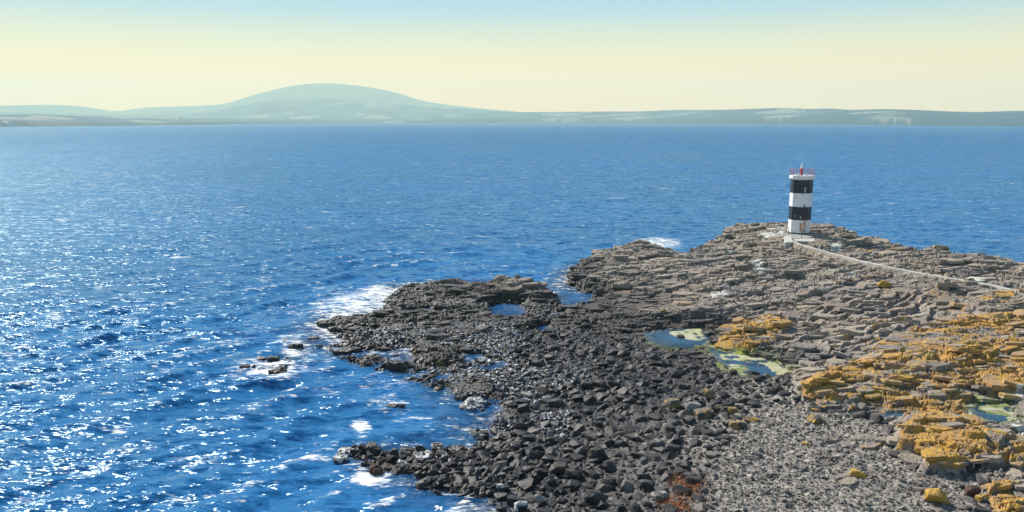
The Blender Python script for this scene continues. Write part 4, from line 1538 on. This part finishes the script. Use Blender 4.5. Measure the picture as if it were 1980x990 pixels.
# railing: posts and two rails round the gallery
for k in range(8):
    a0 = k * math.pi / 4
    p = [Vector((math.sin(a0 + j * math.pi / 4), math.cos(a0 + j * math.pi / 4), 0)) * (R1 + .16) for j in (0, 1)]
    for f in (0, .34, .67):
        q = p[0].lerp(p[1], f)
        bm = bmesh.new(); bm_tube(bm, q + Vector((0, 0, 10.8)), q + Vector((0, 0, 12.0)), .035 if f == 0 else .025, n=6)
        bm_obj("railing_post", bm, M_PINK, lh)
    for hz in (11.98, 11.4):
        bm = bmesh.new(); bm_tube(bm, p[0] + Vector((0, 0, hz)), p[1] + Vector((0, 0, hz)), .022, n=6)
        bm_obj("rail", bm, M_PINK, lh)
# lantern
bm = bmesh.new(); bm_prism(bm, 12, [(.28, 10.8), (.24, 12.0), (.20, 12.1)], 0); lant = bm_obj("lantern_pedestal", bm, M_RED, lh, True)
lant.location = (-.15, 0, 0)
bm = bmesh.new(); bm_prism(bm, 12, [(.20, 12.1), (.22, 12.45), (.16, 12.62), (.08, 12.68), (.08, 12.95), (.03, 13.05), (.03, 13.2)], 0); o = bm_obj("lamp", bm, M_GLASS, lh, True)
o.location = (-.15, 0, 0)
bm = bmesh.new(); bm_tube(bm, (1.45, .3, 10.8), (1.45, .3, 13.6), .025, .012, 6); bm_obj("aerial", bm, M_STEEL, lh)
bm = bmesh.new(); bm_tube(bm, (1.05, -.6, 10.8), (1.05, -.6, 12.25), .03, .03, 6); bm_tube(bm, (1.05, -.6, 12.2), (1.05, -.6, 12.45), .07, .05, 8); bm_obj("fog_detector", bm, M_STEEL, lh)
bm = bmesh.new(); bm_box(bm, -.95, -.25, -.75, -.3, 10.8, 11.1, .02); bm_obj("equipment_box", bm, M_WHITE, lh)
bm = bmesh.new(); bm_box(bm, .35, .95, -.7, -.35, 10.8, 11.2, .02); bm_obj("equipment_box", bm, M_WHITE, lh)


# concrete apron, step and path
def slab_poly(name, pts, z0, z1, mat):
    bm = bmesh.new()
    a = [bm.verts.new((x, y, z0)) for x, y in pts]
    b = [bm.verts.new((x, y, z1)) for x, y in pts]
    n = len(pts)
    for k in range(n):
        j = (k + 1) % n
        bm.faces.new((a[k], a[j], b[j], b[k]))
    bm.faces.new(b)
    bm.faces.new(list(reversed(a)))
    bmesh.ops.bevel(bm, geom=[e for e in bm.edges if all(v.co.z == z1 for v in e.verts)], offset=.04, segments=1, affect='EDGES')
    return bm_obj(name, bm, mat)


tag(slab_poly("concrete_apron", wpoly([(1512, 452), (1528, 444), (1568, 444), (1576, 452), (1568, 459), (1540, 461), (1520, 459)], 4.96), 4.3, 4.96, M_CONCG), kind='structure')
tag(slab_poly("concrete_terrace", wpoly([(1482, 443), (1512, 439), (1522, 442), (1520, 447), (1490, 447)], 4.8), 4.2, 5.02, M_CONC), 'pale flat concrete terrace on the rocks left of the lighthouse', 'concrete slab')
tag(slab_poly("concrete_terrace", wpoly([(1470, 452), (1500, 449), (1516, 453), (1514, 458), (1484, 457)], 4.7), 4.1, 4.86, M_CONC), 'worn pale concrete patch in front of the terrace by the lighthouse', 'concrete slab')
tag(slab_poly("concrete_block", wpoly([(1515, 458), (1530, 457), (1532, 469), (1517, 470)], 4.95), 4.0, 5.06, M_CONCW), 'pale concrete landing block where the path meets the lighthouse apron', 'concrete block')
tag(slab_poly("concrete_terrace", wpoly([(1532, 460), (1575, 461), (1578, 467), (1540, 466)], 4.9), 4.1, 4.9, M_CONC), 'pale strip of concrete along the front of the lighthouse apron', 'concrete slab')

bm = bmesh.new()
pr = None
hw = .36
pts = [Vector(p) for p in PATH_W]
fine = []
for a, b in zip(pts[:-1], pts[1:]):
    for k in range(6):
        fine.append(a.lerp(b, k / 6))
fine.append(pts[-1])
for k, p in enumerate(fine):
    d = (fine[min(k + 1, len(fine) - 1)] - fine[max(k - 1, 0)]).normalized()
    s = Vector((-d.y, d.x, 0)).normalized() * (hw + random.uniform(-.05, .05))
    zt = p.z + .14 + random.uniform(-.02, .02)
    cur = [bm.verts.new((p.x + s.x, p.y + s.y, zt - 1.0)), bm.verts.new((p.x + s.x, p.y + s.y, zt)), bm.verts.new((p.x - s.x, p.y - s.y, zt)), bm.verts.new((p.x - s.x, p.y - s.y, zt - 1.0))]
    if pr:
        for q in range(3):
            bm.faces.new((pr[q], pr[q + 1], cur[q + 1], cur[q]))
    pr = cur
tag(bm_obj("footpath", bm, M_CONC), kind='structure')
bl = slab_poly("concrete_block", wpoly([(1868, 538), (1876, 535), (1905, 537), (1905, 543), (1880, 546), (1868, 545)], 4.45), 3.9, 4.5, M_CONCW)
tag(bl, 'whitish concrete block beside the path near the right edge', 'concrete block')

# posts of the old handrail along the path
for k, (pxv, pyv, h, m, lb) in enumerate([
    (1528, 466, 1.5, M_DARK, 'dark post beside the landing block at the lighthouse'),
    (1553, 472, 1.3, M_DARK, 'dark post at the top of the path'),
    (1578, 480, 1.3, M_DARK, 'second dark post down the path'),
    (1601, 487, 1.5, M_STEEL, 'grey post by the pale rock pool at the top of the path'),
    (1723, 516, 1.1, M_DARK, 'short dark post halfway down the path'),
    (1757, 523, 1.1, M_DARK, 'dark post just past the middle of the path'),
    (1790, 528, 1.2, M_DARK, 'dark post between the middle of the path and the white block'),
    (1827, 533, 1.4, M_DARK, 'tall dark post second to the left of the white block'),
    (1862, 540, 1.5, M_STEEL, 'grey post with a crosspiece just left of the white block'),
    (1884, 537, 1.3, M_STEEL, 'pale post standing behind the white block'),
    (1904, 541, 1.2, M_DARK, 'dark post at the right end of the white block'),
    (1945, 555, 1.3, M_DARK, 'dark post on the path right of the white block'),
    (1977, 562, 1.4, M_DARK, 'dark post at the right edge of the photo')]):
    x, y = at(pxv, pyv - 3, 4.2)
    y += .9
    bm = bmesh.new()
    bm_tube(bm, (0, 0, -.4), (0, 0, h), .055, .045, 6)
    bm_box(bm, -.09, .09, -.09, .09, -.42, .08, .01)
    if k == 8:
        bm_tube(bm, (-.3, 0, h - .2), (.3, 0, h - .2), .03, .03, 6)
    o = bm_obj("handrail_post", bm, m)
    o.location = (x, y, max(gz(x, y), 3.9))
    o.rotation_euler = (random.gauss(0, .03), random.gauss(0, .03), 0)
    tag(o, lb, 'post', 'handrail posts along the path')

# ------------------------------------------------------------------ gull over the water
gx, gy = at(848, 984, 1.6)
gull_root = empty("gull", (gx, gy, 1.6), R(60))
tag(gull_root, 'white gull flying low over the water by the beach', 'gull')
M_GULLW = mat_plain("gull_white", (.80, .80, .80), .7, .05, 8)
M_GULLG = mat_plain("gull_grey", (.45, .47, .50), .7, .1, 8)
M_BEAK = mat_plain("gull_beak", (.55, .33, .04), .5, .1, 8)
bm = bmesh.new()
rings = [(-.30, .012, 0), (-.24, .045, .0), (-.14, .065, 0), (0, .085, -.005), (.1, .075, 0), (.17, .048, .02), (.21, .045, .03), (.25, .042, .032), (.285, .02, .03)]
prev = None
for (yy, r, zc) in rings:
    cur = [bm.verts.new((math.cos(t) * r * (1.6 if yy < -.2 else 1), yy, zc + math.sin(t) * r * (.4 if yy < -.2 else .85))) for t in [2 * math.pi * k / 10 for k in range(10)]]
    if prev:
        for k in range(10):
            bm.faces.new((prev[k], prev[(k + 1) % 10], cur[(k + 1) % 10], cur[k]))
    else:
        bm.faces.new(cur)
    prev = cur
bm.faces.new(prev)
for sgn in (-1, 1):     # wings, part of the same body surface
    prof = [(.05, .0, .13, -.09), (.28, .12, .15, -.06), (.45, .13, .11, -.08), (.68, .05, -.02, -.16), (.78, .0, -.13, -.17)]
    pv = None
    for (xx, zz_, y1, y0) in prof:
        c = [bm.verts.new((sgn * xx, y1, zz_ + .012)), bm.verts.new((sgn * xx, y0, zz_ + .004)), bm.verts.new((sgn * xx, y0, zz_ - .004)), bm.verts.new((sgn * xx, y1, zz_ - .012))]
        if pv:
            for k in range(4):
                bm.faces.new((pv[k], pv[(k + 1) % 4], c[(k + 1) % 4], c[k]))
        else:
            bm.faces.new(c)
        pv = c
    bm.faces.new(pv)
bm_obj("body", bm, M_GULLW, gull_root, True)
bm = bmesh.new(); bm_tube(bm, (0, .28, .03), (0, .335, .018), .012, .004, 6); bm_obj("beak", bm, M_BEAK, gull_root)
gull_root.rotation_euler = (R(10), R(-18), R(-60))

# ------------------------------------------------------------------ land across the water
def ridge(name, knots, dist_fn, depth, mat, amp, cliff, seed, ncol=500, nrow=28):
    xs = np.array([k[0] for k in knots], float)
    ys = np.array([k[1] for k in knots], float)
    pxs = np.linspace(xs[0], xs[-1], ncol)
    sky_y = np.interp(pxs, xs, ys)
    k = np.ones(9) / 9
    pad = np.pad(sky_y, 4, mode='edge')
    sky_y = np.convolve(pad, k, 'valid')
    a = np.arctan((pxs - W_PX / 2) / F_PX)
    V = np.zeros((nrow, ncol, 3))
    for r in range(nrow):
        t = r / (nrow - 1)
        D = dist_fn(pxs) + depth * t
        # real height that reaches the skyline at the crest (two thirds in)
        Dc = dist_fn(pxs) + depth * .62
        el = (HORIZON - sky_y) / F_PX * np.cos(a) ** 1
        hc = CAM_H + Dc * el
        if t < .62:
            u = t / .62
            prof = cliff * sstep(0, .07, np.array(u)) + (1 - cliff) * (u ** 1.15)
        else:
            prof = 1 - .75 * ((t - .62) / .38) ** 1.3
        x, y = D * np.sin(a), D * np.cos(a)
        h = hc * prof
        n = fbm(x / 520, y / 520, seed, 5) * amp * math.sin(math.pi * min(1, t / .62)) if t < .62 else 0
        h = np.maximum(h + n * np.clip(hc / 80, .2, 2), 0) - (3 if r == 0 else 0)
        if r == nrow - 1:
            h = h * 0 - 3
        gully = vnoise(pxs / 7, pxs * 0 + r * .11, seed + 5) - .5
        jit = gully * 30 * (1 - t) * (1 if t > 0 else .4)
        V[r] = np.stack([x + jit * np.sin(a), y + jit * np.cos(a), h], 1)
    i = (np.arange(nrow - 1)[:, None] * ncol + np.arange(ncol - 1)[None]).ravel()
    f = np.stack([i, i + 1, i + ncol + 1, i + ncol], 1)
    me = np_mesh(name, V.reshape(-1, 3), f, True)
    return tag(link_mesh(name, me, mat), kind='structure')


M_HILL = mat_hill("haze_tinted_fields", (.035, .085, .135), (.018, .050, .105), (.27, .28, .26), (.026, .058, .120))  # blue of the distant haze is mixed into these land colours
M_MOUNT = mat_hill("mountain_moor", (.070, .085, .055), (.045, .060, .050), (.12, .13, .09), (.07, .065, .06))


def d_coast(p):
    return np.interp(p, [-400, 0, 300, 600, 800, 1000, 1300, 1650, 1980, 2400], [3500, 3700, 4300, 6000, 6600, 6800, 6000, 4800, 3900, 3500])


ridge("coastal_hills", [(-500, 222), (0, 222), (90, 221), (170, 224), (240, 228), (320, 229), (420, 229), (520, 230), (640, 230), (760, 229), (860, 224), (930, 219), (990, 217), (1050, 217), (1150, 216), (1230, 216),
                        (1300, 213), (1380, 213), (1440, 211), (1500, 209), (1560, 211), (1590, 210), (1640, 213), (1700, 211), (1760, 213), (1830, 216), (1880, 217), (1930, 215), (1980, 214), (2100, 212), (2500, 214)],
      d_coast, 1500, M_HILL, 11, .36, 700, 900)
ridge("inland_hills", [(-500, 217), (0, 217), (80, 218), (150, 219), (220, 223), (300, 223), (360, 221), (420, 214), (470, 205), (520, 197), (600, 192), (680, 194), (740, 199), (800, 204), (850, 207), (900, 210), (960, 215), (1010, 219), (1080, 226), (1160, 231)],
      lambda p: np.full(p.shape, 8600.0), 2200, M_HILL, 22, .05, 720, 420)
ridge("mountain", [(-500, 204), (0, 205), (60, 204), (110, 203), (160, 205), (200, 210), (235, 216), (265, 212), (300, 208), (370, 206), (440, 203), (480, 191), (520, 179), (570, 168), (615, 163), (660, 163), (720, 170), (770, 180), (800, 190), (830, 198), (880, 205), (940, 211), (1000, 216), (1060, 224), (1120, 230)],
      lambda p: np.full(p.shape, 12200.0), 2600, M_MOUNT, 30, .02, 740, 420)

# white houses along the far shore, a few pixels each
M_FARW = mat_plain("whitewash", (.82, .81, .78), .8, .05, .5)
M_FARR = mat_plain("far_roof", (.66, .65, .64), .8, .1, .5)


def far_house(pxv, pyv, w, label):
    """stands on the coast slope where a sight line through that pixel meets it"""
    a = math.atan((pxv - W_PX / 2) / F_PX)
    base_d = float(d_coast(np.array([pxv]))[0])
    best = base_d + 250
    dg = bpy.context.evaluated_depsgraph_get()
    a_ = (pxv - W_PX / 2) / F_PX
    b_ = (H_PX / 2 - pyv) / F_PX
    d = Vector((a_, CP + b_ * SP, -SP + b_ * CP)).normalized()
    hit, loc, nrm, idx, ob, mtx = scene.ray_cast(dg, Vector((0, 0, CAM_H)) + d * 2500, d, distance=16000)
    if not hit or ob.name.startswith('sea'):
        print('no house', pxv, hit, ob.name if hit else '')
        return
    root = empty("house", loc, -a - random.uniform(.35, .8))
    tag(root, label, 'house', 'white houses on the far shore')
    D = math.hypot(loc.x, loc.y)
    L, dp, h = w * D / F_PX, 12.0, 9.0 + .0006 * D
    bm = bmesh.new(); bm_box(bm, -L / 2, L / 2, -dp / 2, dp / 2, -6, h); bm_obj("wall", bm, M_FARW, root)
    bm = bmesh.new()
    q = [bm.verts.new(c) for c in ((-L / 2 - .3, -dp / 2 - .3, h + .01), (L / 2 + .3, -dp / 2 - .3, h + .01), (L / 2 + .3, dp / 2 + .3, h + .01), (-L / 2 - .3, dp / 2 + .3, h + .01), (-L / 2 - .3, 0, h + 2.2), (L / 2 + .3, 0, h + 2.2))]
    for f in ((0, 1, 5, 4), (2, 3, 4, 5), (0, 4, 3), (1, 2, 5), (3, 2, 1, 0)):
        bm.faces.new([q[i] for i in f])
    bm_obj("roof", bm, M_FARR, root)


bpy.context.view_layer.update()
for (pxv, pyv, w, lb) in [
    (12, 241, 9, 'white buildings at the far left end of the opposite shore'),
    (350, 229, 4, 'small white house above the shore left of the mountain'),
    (583, 233, 3, 'white house on the shore under the left foot of the mountain'),
    (750, 215, 6, 'white farmhouse high on the slope of the mountain'),
    (822, 231, 6, 'long white building on the shore right of the mountain'),
    (878, 230, 5, 'leftmost white house of the little village right of the mountain'),
    (894, 229, 5, 'middle white house of the little village right of the mountain'),
    (906, 228, 4, 'right hand white house of the little village right of the mountain'),
    (1300, 223, 7, 'white farm on the plateau in the middle of the far coast'),
    (1370, 225, 6, 'white farm low on the coast right of the middle'),
    (1555, 215, 8, 'pale farm buildings on the plateau above the lighthouse')]:
    far_house(pxv, pyv, w, lb)

# ------------------------------------------------------------------ haze
bm = bmesh.new()
bm_box(bm, -16500, 16500, -16500, 16500, -5.5, 760)
m, nt = new_mat("haze_air")
t = NT(nt)
pv = t.n('ShaderNodeVolumePrincipled')
pv.inputs['Color'].default_value = (.74, .95, .80, 1)
pv.inputs['Density'].default_value = 1.0e-4
pv.inputs['Anisotropy'].default_value = .12
t.out(None, pv.outputs[0])
tag(bm_obj("haze", bm, m), kind='stuff')
